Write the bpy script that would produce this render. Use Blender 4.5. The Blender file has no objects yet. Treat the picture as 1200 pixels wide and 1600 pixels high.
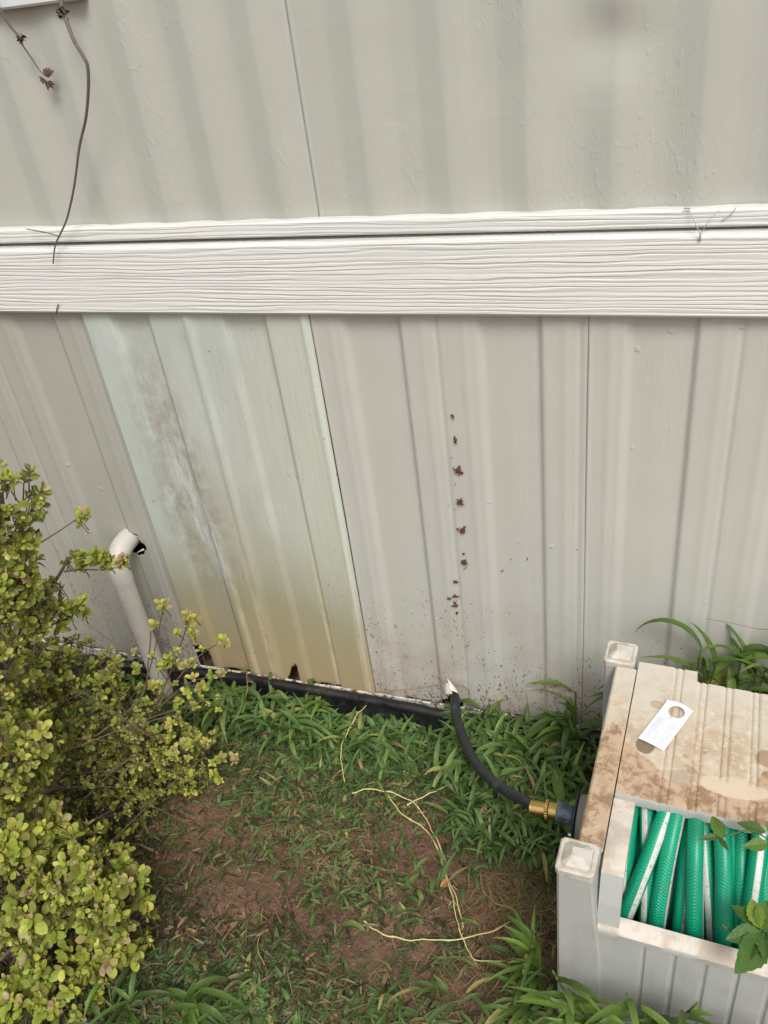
import bpy, math, random
from mathutils import Vector, Matrix, noise
R = math.radians
sc = bpy.context.scene
col = sc.collection

# ------------------------------------------------------------------ camera
CAM = Vector((0.0, -1.0988, 1.30))
RI = Vector((0.9436, 0.3069, -0.1184)); DN = Vector((0.0818, -0.5669, -0.8194))
def _rot(p, r, y):
    cy, sy, cp, sp, cr, sr = math.cos(y), math.sin(y), math.cos(p), math.sin(p), math.cos(r), math.sin(r)
    f = Vector((sy*cp, cy*cp, -sp)); ri = Vector((cy, -sy, 0)); dn = f.cross(ri)
    return cr*ri + sr*dn, -sr*ri + cr*dn, f
RI, DN, FW = _rot(R(34.11345), R(8.22486), R(-22.66843))
FPX = 1323.62
cam = bpy.data.objects.new('camera', bpy.data.cameras.new('camera'))
col.objects.link(cam)
cam.matrix_world = Matrix(((RI.x, -DN.x, -FW.x, CAM.x), (RI.y, -DN.y, -FW.y, CAM.y), (RI.z, -DN.z, -FW.z, CAM.z), (0, 0, 0, 1)))
cam.data.sensor_fit = 'VERTICAL'; cam.data.sensor_height = 24; cam.data.lens = FPX/1600*24
cam.data.clip_start = .02; cam.data.clip_end = 300
sc.camera = cam

# ------------------------------------------------------------------ light
SUN_EL, SUN_AZ = R(52), R(150)       # azimuth clockwise from +Y : behind the camera, to the right
w = bpy.data.worlds.new('World'); sc.world = w; w.use_nodes = True
nt = w.node_tree; bg = nt.nodes['Background']
sky = nt.nodes.new('ShaderNodeTexSky'); sky.sky_type = 'NISHITA'; sky.sun_disc = False
sky.sun_elevation = SUN_EL; sky.sun_rotation = SUN_AZ; sky.dust_density = 4; sky.air_density = 1.2; sky.ozone_density = 1
hs = nt.nodes.new('ShaderNodeHueSaturation'); hs.inputs['Saturation'].default_value = .22
nt.links.new(sky.outputs[0], hs.inputs['Color']); nt.links.new(hs.outputs[0], bg.inputs['Color'])
bg.inputs['Strength'].default_value = .105
sl = bpy.data.lights.new('sun', 'SUN'); sl.energy = 1.5; sl.angle = R(20); sl.color = (1, .99, .965)
so = bpy.data.objects.new('sun', sl); col.objects.link(so)
sd = Vector((math.sin(SUN_AZ)*math.cos(SUN_EL), math.cos(SUN_AZ)*math.cos(SUN_EL), math.sin(SUN_EL)))
so.rotation_euler = (-sd).to_track_quat('-Z', 'Y').to_euler()
vs = sc.view_settings; vs.view_transform = 'Standard'; vs.look = 'None'; vs.gamma = 1; vs.use_curve_mapping = False
vs.exposure = .49

# ------------------------------------------------------------------ helpers
def ray(u, v): return (u-600)/FPX*RI + (v-800)/FPX*DN + FW
def aty(u, v, y=0.0):
    d = ray(u, v); return CAM + d*((y-CAM.y)/d.y)
def atz(u, v, z=0.0):
    d = ray(u, v); return CAM + d*((z-CAM.z)/d.z)
def tag(o, label=None, cat=None, group=None, kind=None):
    if label: o['label'] = label
    if cat: o['category'] = cat
    if group: o['group'] = group
    if kind: o['kind'] = kind
    return o
def empty(name, loc=(0, 0, 0), rz=0):
    o = bpy.data.objects.new(name, None); col.objects.link(o); o.location = loc; o.rotation_euler = (0, 0, rz)
    o.empty_display_size = .05
    return o
class MB:
    def __init__(s): s.v = []; s.f = []; s.uv = []; s.c = []; s.has = False
    def vert(s, p): s.v.append(tuple(p)); return len(s.v)-1
    def face(s, ids, uv=None, c=0.5):
        s.f.append(tuple(ids)); s.uv.append(uv); s.c.append(c)
        if uv: s.has = True
    def box(s, a, b, bev=0.0):
        x0, y0, z0 = a; x1, y1, z1 = b; e = min(bev, (x1-x0)/2.01, (y1-y0)/2.01, (z1-z0)/2.01)
        if e <= 0:
            i = [s.vert(p) for p in ((x0,y0,z0),(x1,y0,z0),(x1,y1,z0),(x0,y1,z0),(x0,y0,z1),(x1,y0,z1),(x1,y1,z1),(x0,y1,z1))]
            for q in ((0,3,2,1),(4,5,6,7),(0,1,5,4),(1,2,6,5),(2,3,7,6),(3,0,4,7)): s.face([i[k] for k in q])
            return
        s.prism_loop([((x0,x1),(y0,y1),z0,e,0),((x0,x1),(y0,y1),z0+e,0,0),((x0,x1),(y0,y1),z1-e,0,0),((x0,x1),(y0,y1),z1,e,0)], e)
    def prism_loop(s, rows, e):
        rings = []
        for (xr, yr, z, ins, _) in rows:
            x0, x1 = xr[0]+ins, xr[1]-ins; y0, y1 = yr[0]+ins, yr[1]-ins
            k = e*.6 if ins == 0 else e*.4
            pts = [(x0+k,y0),(x1-k,y0),(x1,y0+k),(x1,y1-k),(x1-k,y1),(x0+k,y1),(x0,y1-k),(x0,y0+k)]
            rings.append([s.vert((p[0], p[1], z)) for p in pts])
        for a, b in zip(rings, rings[1:]):
            for i in range(8): s.face((a[i], a[(i+1) % 8], b[(i+1) % 8], b[i]))
        s.face(list(reversed(rings[0]))); s.face(rings[-1])
    def tube(s, pts, rad, n=10, cap=True, closed=False, c=.5, vscale=1.0):
        pts = [Vector(p) for p in pts]; N = len(pts)
        rr = rad if hasattr(rad, '__len__') else [rad]*N
        t0 = (pts[1]-pts[0]).normalized(); up = Vector((0, 0, 1)) if abs(t0.z) < .9 else Vector((1, 0, 0))
        nrm = (up - t0*up.dot(t0)).normalized(); rings = []; L = 0; Ls = []
        for i, p in enumerate(pts):
            a = pts[(i-1) % N] if (i > 0 or closed) else p; b = pts[(i+1) % N] if (i < N-1 or closed) else p
            t = (b-a).normalized()
            nrm = (nrm - t*nrm.dot(t)).normalized(); bn = t.cross(nrm)
            if i: L += (p-pts[i-1]).length
            Ls.append(L)
            rings.append([s.vert(p + (nrm*math.cos(2*math.pi*k/n) + bn*math.sin(2*math.pi*k/n))*rr[i]) for k in range(n)])
        M = N if closed else N-1
        for i in range(M):
            a = rings[i]; b = rings[(i+1) % N]; l0 = Ls[i]*vscale; l1 = (Ls[i+1] if i < N-1 else Ls[i]+(pts[0]-pts[-1]).length)*vscale
            for k in range(n):
                k2 = (k+1) % n
                s.face((a[k], a[k2], b[k2], b[k]), ((k/n, l0), ((k+1)/n, l0), ((k+1)/n, l1), (k/n, l1)), c)
        if cap and not closed:
            s.face(list(reversed(rings[0])), c=c); s.face(rings[-1], c=c)
    def lathe(s, o, ax, prof, n=24):
        o = Vector(o); ax = Vector(ax).normalized(); u = ax.orthogonal().normalized(); v = ax.cross(u); rings = []
        for (d, r) in prof: rings.append([s.vert(o + ax*d + (u*math.cos(2*math.pi*k/n)+v*math.sin(2*math.pi*k/n))*r) for k in range(n)])
        for a, b in zip(rings, rings[1:]):
            for k in range(n): s.face((a[k], a[(k+1) % n], b[(k+1) % n], b[k]))
        s.face(list(reversed(rings[0]))); s.face(rings[-1])
    def build(s, name, mat, parent=None, smooth=False, flat_ang=None):
        me = bpy.data.meshes.new(name); me.from_pydata(s.v, [], s.f)
        if s.has:
            uvl = me.uv_layers.new(name='UVMap'); k = 0; buf = []
            for f, uv in zip(s.f, s.uv):
                if uv: 
                    for a in uv: buf += [a[0], a[1]]
                else: buf += [0.0, 0.0]*len(f)
            uvl.data.foreach_set('uv', buf)
        at = me.attributes.new('tone', 'FLOAT', 'FACE'); at.data.foreach_set('value', s.c)
        if smooth: me.polygons.foreach_set('use_smooth', [True]*len(s.f))
        if smooth and flat_ang: me.set_sharp_from_angle(angle=R(flat_ang))
        me.materials.append(mat); me.update()
        o = bpy.data.objects.new(name, me); col.objects.link(o)
        if parent: o.parent = parent
        return o

# ------------------------------------------------------------------ materials
class NB:
    """small node-tree builder"""
    def __init__(s, name):
        s.m = bpy.data.materials.new(name); s.m.use_nodes = True; s.t = s.m.node_tree; s.b = s.t.nodes['Principled BSDF']
    def n(s, kind, **kw):
        x = s.t.nodes.new('ShaderNode'+kind)
        for k, v in kw.items(): setattr(x, k, v)
        return x
    def l(s, a, b): s.t.links.new(a, b)
    def set(s, sock, v):
        if isinstance(v, bpy.types.NodeSocket): s.l(v, sock)
        else: sock.default_value = v
    def noise(s, vec, scale=5, detail=4, rough=.55, dist=0, stretch=None):
        if stretch: vec = s.mapv(vec, stretch)
        x = s.n('TexNoise'); s.l(vec, x.inputs['Vector']); x.inputs['Scale'].default_value = scale
        x.inputs['Detail'].default_value = detail; x.inputs['Roughness'].default_value = rough; x.inputs['Distortion'].default_value = dist
        return x.outputs['Fac']
    def mapv(s, vec, sc_, loc=(0, 0, 0)):
        m = s.n('Mapping'); s.l(vec, m.inputs['Vector']); m.inputs['Scale'].default_value = sc_; m.inputs['Location'].default_value = loc
        return m.outputs[0]
    def math(s, op, a, b=0.5, clamp=False):
        x = s.n('Math', operation=op); x.use_clamp = clamp; s.set(x.inputs[0], a); s.set(x.inputs[1], b); return x.outputs[0]
    def mr(s, v, a, b, c=0.0, d=1.0, smooth=True):
        x = s.n('MapRange'); x.interpolation_type = 'SMOOTHSTEP' if smooth else 'LINEAR'
        s.set(x.inputs['Value'], v); x.inputs['From Min'].default_value = a; x.inputs['From Max'].default_value = b
        x.inputs['To Min'].default_value = c; x.inputs['To Max'].default_value = d; return x.outputs['Result']
    def mix(s, f, a, b, mode='MIX'):
        x = s.n('Mix', data_type='RGBA'); x.blend_type = mode; s.set(x.inputs[0], f)
        for k, v in ((6, a), (7, b)):
            if isinstance(v, tuple): v = (*v, 1) if len(v) == 3 else v
            s.set(x.inputs[k], v)
        return x.outputs[2]
    def ramp(s, f, stops, interp='LINEAR'):
        x = s.n('ValToRGB'); s.l(f, x.inputs[0]); x.color_ramp.interpolation = interp; e = x.color_ramp.elements
        while len(e) < len(stops): e.new(.5)
        for k, (p, c) in enumerate(stops): e[k].position = p; e[k].color = (*c, 1)
        return x.outputs[0]
    def bump(s, h, dist=.001, strength=1.0, prev=None):
        x = s.n('Bump'); s.l(h, x.inputs['Height']); x.inputs['Distance'].default_value = dist; x.inputs['Strength'].default_value = strength
        if prev: s.l(prev, x.inputs['Normal'])
        return x.outputs[0]
    def out(s, colr, rough=.6, bump=None, spec=.4, **kw):
        s.set(s.b.inputs['Base Color'], (*colr, 1) if isinstance(colr, tuple) else colr); s.set(s.b.inputs['Roughness'], rough)
        s.b.inputs['Specular IOR Level'].default_value = spec
        if bump: s.l(bump, s.b.inputs['Normal'])
        for k, v in kw.items(): s.b.inputs[k].default_value = v
        return s.m
    def uv(s): return s.n('TexCoord').outputs['UV']
    def obj(s): return s.n('TexCoord').outputs['Object']
    def xyz(s, vec):
        x = s.n('SeparateXYZ'); s.l(vec, x.inputs[0]); return x.outputs

def specks(b, uv, zv, s1=1.0):
    """mask of splashed soil specks, thick near the ground (uv in metres)"""
    n1 = b.noise(b.mapv(uv, (1.0, .55, 1)), 210*s1, 2, .6, .9)
    n2 = b.noise(uv, 6, 3, .6)
    n4 = b.noise(b.mapv(uv, (1.0, .6, 1), (1, 2, 0)), 120, 3, .7, .9)
    n3 = b.noise(b.mapv(uv, (1.0, .5, 1), (3, 7, 0)), 70, 3, .7, .8)
    dens = b.mr(zv, .03, .52, .195, .0, False)
    th = b.math('SUBTRACT', .785, dens); th = b.math('SUBTRACT', th, b.math('MULTIPLY', b.math('SUBTRACT', n2, .5), .30))
    m1 = b.mr(b.math('SUBTRACT', n1, th), 0, .03)
    m2 = b.mr(b.math('SUBTRACT', n3, b.math('ADD', th, .055)), 0, .03)
    m3 = b.mr(b.math('SUBTRACT', n4, b.math('ADD', th, .02)), 0, .03)
    return b.math('MAXIMUM', b.math('MAXIMUM', m1, m2), m3)

def siding_mat(name, base, base2, lower):
    b = NB(name); uv = b.uv(); x, z, _ = b.xyz(uv)
    c = b.mix(b.noise(b.mapv(uv, (1, .25, 1)), 5, 4), base, base2)
    c = b.mix(b.mr(b.noise(b.mapv(uv, (30, 1.2, 1)), 3, 4, .7), .35, .75, 0, .22), c, tuple(k*.86 for k in base))
    g = b.noise(b.mapv(uv, (1, .12, 1)), 170, 3, .6, .25)
    fine = b.noise(uv, 420, 2)
    if lower:
        # thin wash of splashed soil low down and the specks
        wash = b.math('MULTIPLY', b.mr(z, .40, .05, 0, 1), b.mr(b.noise(b.mapv(uv, (1, .6, 1)), 9, 5, .65), .38, .66))
        c = b.mix(b.math('MULTIPLY', wash, .62), c, (.36, .27, .215))
        m = specks(b, uv, z)
        c = b.mix(b.math('MULTIPLY', m, .85), c, (.11, .055, .035))
        h = b.math('ADD', b.math('MULTIPLY', g, b.mr(b.noise(b.mapv(uv, (1, .3, 1), (5, 1, 0)), 12, 2), .4, .62, .15, 1)), b.math('MULTIPLY', fine, .22))
        bl = b.mr(b.noise(uv, 38, 1), .74, .80)
        bp = b.bump(h, .0009, .8); bp = b.bump(bl, .0012, .6, bp)
    else:
        blob = b.noise(b.mapv(uv, (1, .45, 1)), 150, 3, .6, .5)
        mm = b.mr(b.noise(b.mapv(uv, (1, .3, 1), (5, 1, 0)), 9, 2), .42, .66, .1, 1)
        hl = b.mr(b.noise(b.mapv(uv, (.06, 1.6, 1)), 24, 3, .7), .60, .70, 0, .3)
        h = b.math('ADD', b.math('MULTIPLY', b.mr(blob, .5, .72), mm), b.math('MULTIPLY', fine, .18))
        h = b.math('ADD', h, b.math('MULTIPLY', hl, .5))
        bp = b.bump(h, .0006, .6)
    # slow waviness of thin sheet
    bp = b.bump(b.noise(uv, 4, 2), .012, .35, bp)
    return b.out(c, b.mr(b.noise(uv, 30, 3), .3, .7, .42, .6), bp, .4)

M = {}
M['upper'] = siding_mat('painted_siding', (.455, .452, .398), (.43, .428, .376), False)
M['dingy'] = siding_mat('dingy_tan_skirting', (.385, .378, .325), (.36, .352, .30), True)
M['tan'] = siding_mat('tan_skirting', (.500, .484, .432), (.468, .452, .400), True)

def bleached():
    b = NB('bleached_skirting'); uv = b.uv(); x, z, _ = b.xyz(uv)          # x from 0 at the panel's left edge
    nz = b.noise(b.mapv(uv, (1, .25, 1)), 10, 4, .6)
    zz = b.math('ADD', z, b.math('MULTIPLY', b.math('SUBTRACT', nz, .5), .16))
    zz = b.math('SUBTRACT', zz, b.math('MULTIPLY', b.mr(x, 0, .4, 0, 1, False), -.05))
    c = b.ramp(b.mr(zz, .0, .85, 0, 1, False), [(.03, (.39, .29, .165)), (.18, (.37, .305, .175)), (.33, (.34, .315, .205)), (.48, (.41, .40, .32)), (.70, (.475, .48, .42)), (.95, (.45, .47, .42))])
    # whiter ridges / greener right part
    xr = b.mr(x, .22, .40, 0, .75)
    c = b.mix(b.math('MULTIPLY', xr, b.mr(z, .15, .5)), c, (.53, .525, .435))
    xl = b.mr(x, .075, .055, 0, .8)
    c = b.mix(b.math('MULTIPLY', xl, b.mr(z, .2, .5)), c, (.455, .50, .455))
    # chalky vertical streaks
    st = b.noise(b.mapv(uv, (60, 1.5, 1)), 3, 3, .7)
    c = b.mix(b.mr(st, .5, .8, 0, .16), c, (.56, .55, .47))
    pit = b.mr(b.noise(b.mapv(uv, (1, .5, 1)), 7, 3, .6), .5, .66, 0, .5)
    c = b.mix(b.math('MULTIPLY', pit, b.mr(z, .2, .6)), c, (.54, .57, .52))
    # ochre stain patches down low, in streaks
    oc = b.math('MULTIPLY', b.mr(zz, .36, .10), b.mr(b.noise(b.mapv(uv, (14, 1.6, 1)), 4, 3, .6), .40, .60))
    c = b.mix(b.math('MULTIPLY', oc, .65), c, (.38, .29, .15))
    def gs(x0, w_): 
        q = b.math('DIVIDE', b.math('SUBTRACT', x, x0), w_); return b.mr(b.math('ABSOLUTE', q), 1, .2)
    rid = b.math('MAXIMUM', b.math('MAXIMUM', gs(.187, .013), gs(.143, .010)), b.math('MAXIMUM', gs(.327, .012), gs(.392, .009)))
    c = b.mix(b.math('MULTIPLY', b.math('MULTIPLY', rid, b.mr(z, .62, .2)), b.mr(b.noise(uv, 22, 3), .3, .6, .3, .75)), c, (.63, .54, .36))  # ochre ridge tone, with the ribs' highlights painted in as cream
    c = b.mix(b.math('MULTIPLY', gs(.397, .010), b.mr(z, .1, .45, .1, .75)), c, (.58, .62, .53))  # highlight along the right-hand ridge, painted as a pale strip
    # grey grime patch with scratches rubbed out of it
    ex = b.math('DIVIDE', b.math('SUBTRACT', x, b.mr(z, .1, .75, .115, .088, False)), .066); ez = b.math('DIVIDE', b.math('SUBTRACT', z, .46), .34)
    rr = b.math('SQRT', b.math('ADD', b.math('MULTIPLY', ex, ex), b.math('MULTIPLY', ez, ez)))
    gr = b.math('MULTIPLY', b.mr(rr, 1.35, .45), b.mr(b.noise(b.mapv(uv, (1, .6, 1)), 45, 6, .75), .34, .62))
    c = b.mix(b.math('MULTIPLY', gr, .7), c, (.265, .25, .205))
    sx = b.math('DIVIDE', b.math('SUBTRACT', x, b.mr(z, .28, .62, .135, .085, False)), .03); sz = b.math('DIVIDE', b.math('SUBTRACT', z, .45), .20)
    r2 = b.math('SQRT', b.math('ADD', b.math('MULTIPLY', sx, sx), b.math('MULTIPLY', sz, sz)))
    sc_ = b.math('MULTIPLY', b.mr(r2, 1.1, .5), b.mr(b.noise(b.mapv(uv, (26, 1.1, 1)), 14, 3, .6, .3), .44, .52))
    c = b.mix(b.math('MULTIPLY', sc_, .65), c, (.56, .59, .57))
    c = b.mix(b.math('MULTIPLY', b.mr(b.noise(b.mapv(uv, (1, .5, 1)), 110, 2, .6, .5), .70, .74), .6), c, (.16, .12, .08))
    g = b.noise(b.mapv(uv, (1, .04, 1)), 240, 3, .6, .2)
    c = b.mix(b.mr(g, .38, .5, .16, 0), c, (.32, .29, .22))
    bp = b.bump(g, .0006, .8); bp = b.bump(b.noise(b.mapv(uv, (1, .4, 1)), 4, 1), .008, .3, bp)
    return b.out(c, .55, bp, .35)
M['bleached'] = bleached()

def trim():
    b = NB('painted_wood_trim'); uv = b.uv(); x, z, _ = b.xyz(uv)
    w1 = b.math('MULTIPLY', b.noise(b.mapv(uv, (.6, 9, 1)), 2.0, 3, .5), .018)
    w2 = b.math('MULTIPLY', b.noise(b.mapv(uv, (3, 30, 1), (2, 5, 0)), 2.2, 2, .5), .009)
    y2 = b.math('ADD', z, b.math('ADD', w1, w2))
    sn_ = b.math('SINE', b.math('MULTIPLY', y2, 2*math.pi/.0060))
    sn2 = b.math('SINE', b.math('MULTIPLY', b.math('ADD', y2, w1), 2*math.pi/.0037))
    am = b.mr(b.noise(b.mapv(uv, (2, 40, 1), (7, 1, 0)), 2.0, 2), .32, .62, .25, 1)
    ridge = b.math('MULTIPLY', b.mr(sn_, -1, .2), am)
    line = b.math('MULTIPLY', b.mr(sn_, -.55, -.95), am)
    h = b.math('ADD', b.math('MULTIPLY', ridge, 1.0), b.math('MULTIPLY', b.math('MULTIPLY', sn2, am), .16))
    h = b.math('ADD', h, b.math('MULTIPLY', b.noise(b.mapv(uv, (.1, 1, 1)), 300, 2), .25))
    c = b.mix(b.noise(b.mapv(uv, (1, 2, 1)), 3, 4), (.70, .69, .65), (.645, .635, .595))
    c = b.mix(b.math('MULTIPLY', line, .18), c, (.45, .43, .40))
    c = b.mix(b.mr(b.noise(uv, 30, 4, .7), .70, .78, 0, .35), c, (.42, .36, .22))
    return b.out(c, .5, b.bump(h, .00090, .75), .4)
M['trim'] = trim()
b = NB('window_trim_paint'); M['wtrim'] = b.out(b.mix(b.noise(b.obj(), 14, 3), (.68, .70, .69), (.58, .61, .60)), .4)
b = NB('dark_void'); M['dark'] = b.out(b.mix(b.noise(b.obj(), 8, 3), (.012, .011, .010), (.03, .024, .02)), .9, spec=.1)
b = NB('white_pipe'); ob = b.obj(); x, y, z = b.xyz(ob)
c = b.mix(b.noise(ob, 20, 4), (.62, .58, .52), (.56, .52, .46))
c = b.mix(b.math('MULTIPLY', b.mr(z, .35, .02, .1, .8), b.mr(b.noise(ob, 14, 5, .7), .4, .65)), c, (.45, .35, .28))
c = b.mix(b.mr(b.noise(ob, 160, 2), .70, .74, 0, .7), c, (.14, .08, .05)); M['pipe'] = b.out(c, .38, b.bump(b.noise(ob, 60, 3), .0006))
b = NB('black_plastic_edging'); ob = b.obj()
c = b.mix(b.mr(b.noise(ob, 26, 5, .7), .50, .72), (.010, .010, .011), (.045, .042, .038)); M['edging'] = b.out(c, b.mr(b.noise(ob, 40, 3), .35, .65, .22, .55), b.bump(b.noise(ob, 30, 3), .003), .5)
b = NB('chipped_track'); ob = b.obj()
c = b.mix(b.mr(b.noise(ob, 90, 4, .7), .47, .56), (.60, .55, .47), (.10, .07, .05)); M['track'] = b.out(c, .6)
b = NB('black_rubber_hose'); ob = b.obj()
c = b.mix(b.mr(b.noise(b.mapv(ob, (1, 1, 1)), 60, 4, .7), .5, .75), (.017, .019, .023), (.075, .075, .075))
M['rubber'] = b.out(c, b.mr(b.noise(ob, 50, 3), .3, .7, .3, .55), b.bump(b.noise(ob, 130, 3), .0008), .5)
b = NB('brass'); ob = b.obj()
M['brass'] = b.out(b.mix(b.noise(ob, 60, 3), (.62, .43, .15), (.44, .30, .10)), .3, b.bump(b.noise(ob, 90, 2), .0004), .5, Metallic=1.0)
b = NB('blue_grey_plastic'); ob = b.obj(); M['bluegrey'] = b.out(b.mix(b.mr(b.noise(ob, 90, 4, .7), .4, .65), (.045, .062, .09), (.13, .165, .21)), .55, b.bump(b.noise(ob, 150, 2), .0006))
b = NB('dark_blue_plastic'); M['navy'] = b.out((.022, .03, .042), .3)
b = NB('steel'); M['steel'] = b.out((.5, .5, .5), .35, Metallic=1.0)
b = NB('hub_plastic'); M['hub'] = b.out(b.mix(b.noise(b.obj(), 30, 4), (.27, .26, .235), (.22, .20, .18)), .6)

def reel_plastic(name, dirty):
    b = NB(name); ob = b.obj(); x, y, z = b.xyz(ob)
    c = b.mix(b.noise(ob, 9, 3), (.44, .442, .412), (.38, .382, .353))
    geo = b.n('NewGeometry'); nx, ny, nzz = b.xyz(geo.outputs['Normal'])
    if dirty:   # soil that settled on the upward faces, washed about in islands
        n1 = b.noise(ob, 13, 4, .6, .6); n2 = b.noise(b.mapv(ob, (1, 1, 1), (4, 2, 1)), 24, 5, .7, .4); n3 = b.noise(ob, 90, 4, .7)
        soil = b.mix(b.mr(n2, .38, .62), (.53, .45, .345), (.44, .34, .235))
        soil = b.mix(b.mr(n3, .50, .66, 0, .6), soil, (.66, .57, .45))
        n4 = b.noise(b.mapv(ob, (1, 1, 1), (8, 5, 1)), 34, 6, .75, .3)
        soil = b.mix(b.mr(n4, .56, .66, 0, .6), soil, (.38, .25, .145))
        front = b.mr(b.math('ADD', y, b.math('MULTIPLY', b.math('SUBTRACT', n1, .5), .30)), .205, .195)      # wetter, darker in front
        soil2 = b.mix(front, soil, b.mix(b.mr(b.math('ADD', n4, b.math('MULTIPLY', b.math('SUBTRACT', n3, .5), .5)), .42, .60), (.47, .34, .225), (.27, .17, .10)))
        pale = b.mr(b.math('ADD', y, b.math('MULTIPLY', n1, .25)), .36, .48, 0, .85)
        soil2 = b.mix(pale, soil2, (.55, .51, .43))
        # a dried, pale island with a hard edge near the front right and two dark spots
        def blob(cx, cy, rx, ry, e=.06):
            ex = b.math('DIVIDE', b.math('SUBTRACT', x, cx), rx); ey = b.math('DIVIDE', b.math('SUBTRACT', y, cy), ry)
            r = b.math('SQRT', b.math('ADD', b.math('MULTIPLY', ex, ex), b.math('MULTIPLY', ey, ey)))
            r = b.math('ADD', r, b.math('MULTIPLY', b.math('SUBTRACT', n2, .5), .7))
            return b.mr(r, 1+e, 1-e)
        soil2 = b.mix(b.math('MULTIPLY', blob(.185, .177, .042, .014), .9), soil2, (.58, .47, .345))
        soil2 = b.mix(b.math('MULTIPLY', blob(.075, .215, .012, .014), .8), soil2, (.13, .08, .04))
        soil2 = b.mix(b.math('MULTIPLY', blob(.083, .29, .010, .008), .5), soil2, (.34, .22, .13))
        soil2 = b.mix(b.math('MULTIPLY', blob(.232, .235, .022, .016), .7), soil2, (.28, .18, .11))
        soil2 = b.mix(b.math('MULTIPLY', blob(.125, .175, .014, .012), .6), soil2, (.33, .26, .19))
        up = b.mr(nzz, .45, .75)
        c = b.mix(up, c, soil2)
        splash = b.math('MULTIPLY', b.mr(z, .0, .12, .7, .0), b.mr(n1, .4, .6))
        c = b.mix(splash, c, (.23, .18, .14))
    else:
        n1 = b.noise(ob, 22, 4, .6, .5)
        up = b.math('MULTIPLY', b.mr(nzz, .35, .7), b.mr(n1, .25, .45))
        c = b.mix(up, c, b.mix(b.mr(n1, .45, .62), (.60, .53, .45), (.46, .38, .30)))
        c = b.mix(b.mr(b.noise(b.mapv(ob, (1, 1, .4)), 55, 3, .6), .66, .72, 0, .35), c, (.5, .53, .5))
        c = b.mix(b.mr(b.noise(b.mapv(ob, (1, 1, .35)), 14, 6, .75), .46, .66, 0, .45), c, (.30, .29, .26))
        c = b.mix(b.mr(b.noise(b.mapv(ob, (3, 3, .5)), 120, 3, .7), .70, .76, 0, .6), c, (.16, .13, .10))
        splash = b.math('MULTIPLY', b.mr(z, .0, .14, .75, .0), b.mr(b.noise(ob, 40, 4, .7), .4, .6))
        c = b.mix(splash, c, (.25, .19, .15))
    bp = b.bump(b.noise(ob, 380, 3, .6), .0006, .6); bp = b.bump(b.noise(ob, 26, 3), .0012, .7, bp)
    return b.out(c, b.mr(b.noise(ob, 20, 3), .3, .7, .4, .62), bp, .4)
M['lid'] = reel_plastic('soiled_reel_plastic', True)
M['reel'] = reel_plastic('grey_reel_plastic', False)
b = NB('pale_cap_plastic'); ob = b.obj(); n_ = b.noise(ob, 26, 4, .6, .4)
M['cap'] = b.out(b.mix(b.mr(n_, .45, .6), (.53, .50, .44), (.45, .385, .31)), .5, b.bump(b.noise(ob, 200, 3), .0006))

def hose_mat():
    b = NB('green_ribbed_hose'); uv = b.uv(); u, v, _ = b.xyz(uv)
    tri = b.math('ABSOLUTE', b.math('SUBTRACT', b.math('FRACT', b.math('MULTIPLY', u, 4)), .5))
    ph = b.math('ADD', b.math('MULTIPLY', v, 260), b.math('MULTIPLY', tri, 2.4))
    hb = b.math('SINE', b.math('MULTIPLY', ph, 6.2832))
    hb2 = b.mr(hb, -.6, .8)
    g = b.mix(b.math('MULTIPLY', hb2, .55), (.0, .26, .135), (.004, .40, .225))
    g = b.mix(b.mr(b.noise(b.obj(), 14, 3), .35, .7, 0, .4), g, (.0, .17, .085))
    s0 = b.mr(b.math('ABSOLUTE', b.math('SUBTRACT', u, .5)), .060, .052)
    wh = b.mix(b.mr(b.noise(b.obj(), 190, 4, .75), .52, .70), (.56, .56, .51), (.27, .25, .20))
    c = b.mix(s0, g, wh)
    c = b.mix(b.mr(b.noise(b.obj(), 55, 5, .75), .55, .75, 0, .35), c, (.16, .15, .10))
    return b.out(c, .32, b.bump(b.math('MULTIPLY', hb2, b.math('SUBTRACT', 1.0, s0)), .0005, .8), .5)
M['hose'] = hose_mat()

def leafmat(name, stops, rough=.42, trans=.25, vein=0):
    b = NB(name); a = b.n('Attribute'); a.attribute_name = 'tone'
    c = b.ramp(a.outputs['Fac'], stops)
    ob = b.obj()
    c = b.mix(b.mr(b.noise(ob, 220, 3), .3, .7, 0, .4), c, b.mix(.5, c, (.02, .03, .008)))
    bp = None
    if vein: bp = b.bump(b.noise(ob, 160, 2), .002, .6)
    b.out(c, rough, bp, .28)
    tr = b.n('BsdfTranslucent'); b.l(c, tr.inputs[0]); ms = b.n('MixShader'); ms.inputs[0].default_value = trans
    b.l(b.b.outputs[0], ms.inputs[1]); b.l(tr.outputs[0], ms.inputs[2]); b.l(ms.outputs[0], b.t.nodes['Material Output'].inputs[0])
    return b.m
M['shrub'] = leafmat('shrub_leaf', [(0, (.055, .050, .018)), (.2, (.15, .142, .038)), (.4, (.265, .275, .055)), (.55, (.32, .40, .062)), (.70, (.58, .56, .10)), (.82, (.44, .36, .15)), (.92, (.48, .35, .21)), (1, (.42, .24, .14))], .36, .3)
M['grass'] = leafmat('grass_blade', [(0, (.026, .042, .016)), (.35, (.068, .122, .034)), (.65, (.125, .212, .056)), (.85, (.20, .30, .08)), (.95, (.40, .36, .12)), (1, (.30, .20, .10))], .45, .3)
M['bgrass'] = leafmat('broad_grass_blade', [(0, (.042, .072, .022)), (.5, (.11, .185, .038)), (.9, (.23, .33, .06)), (1, (.38, .36, .12))], .42, .3)
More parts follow.
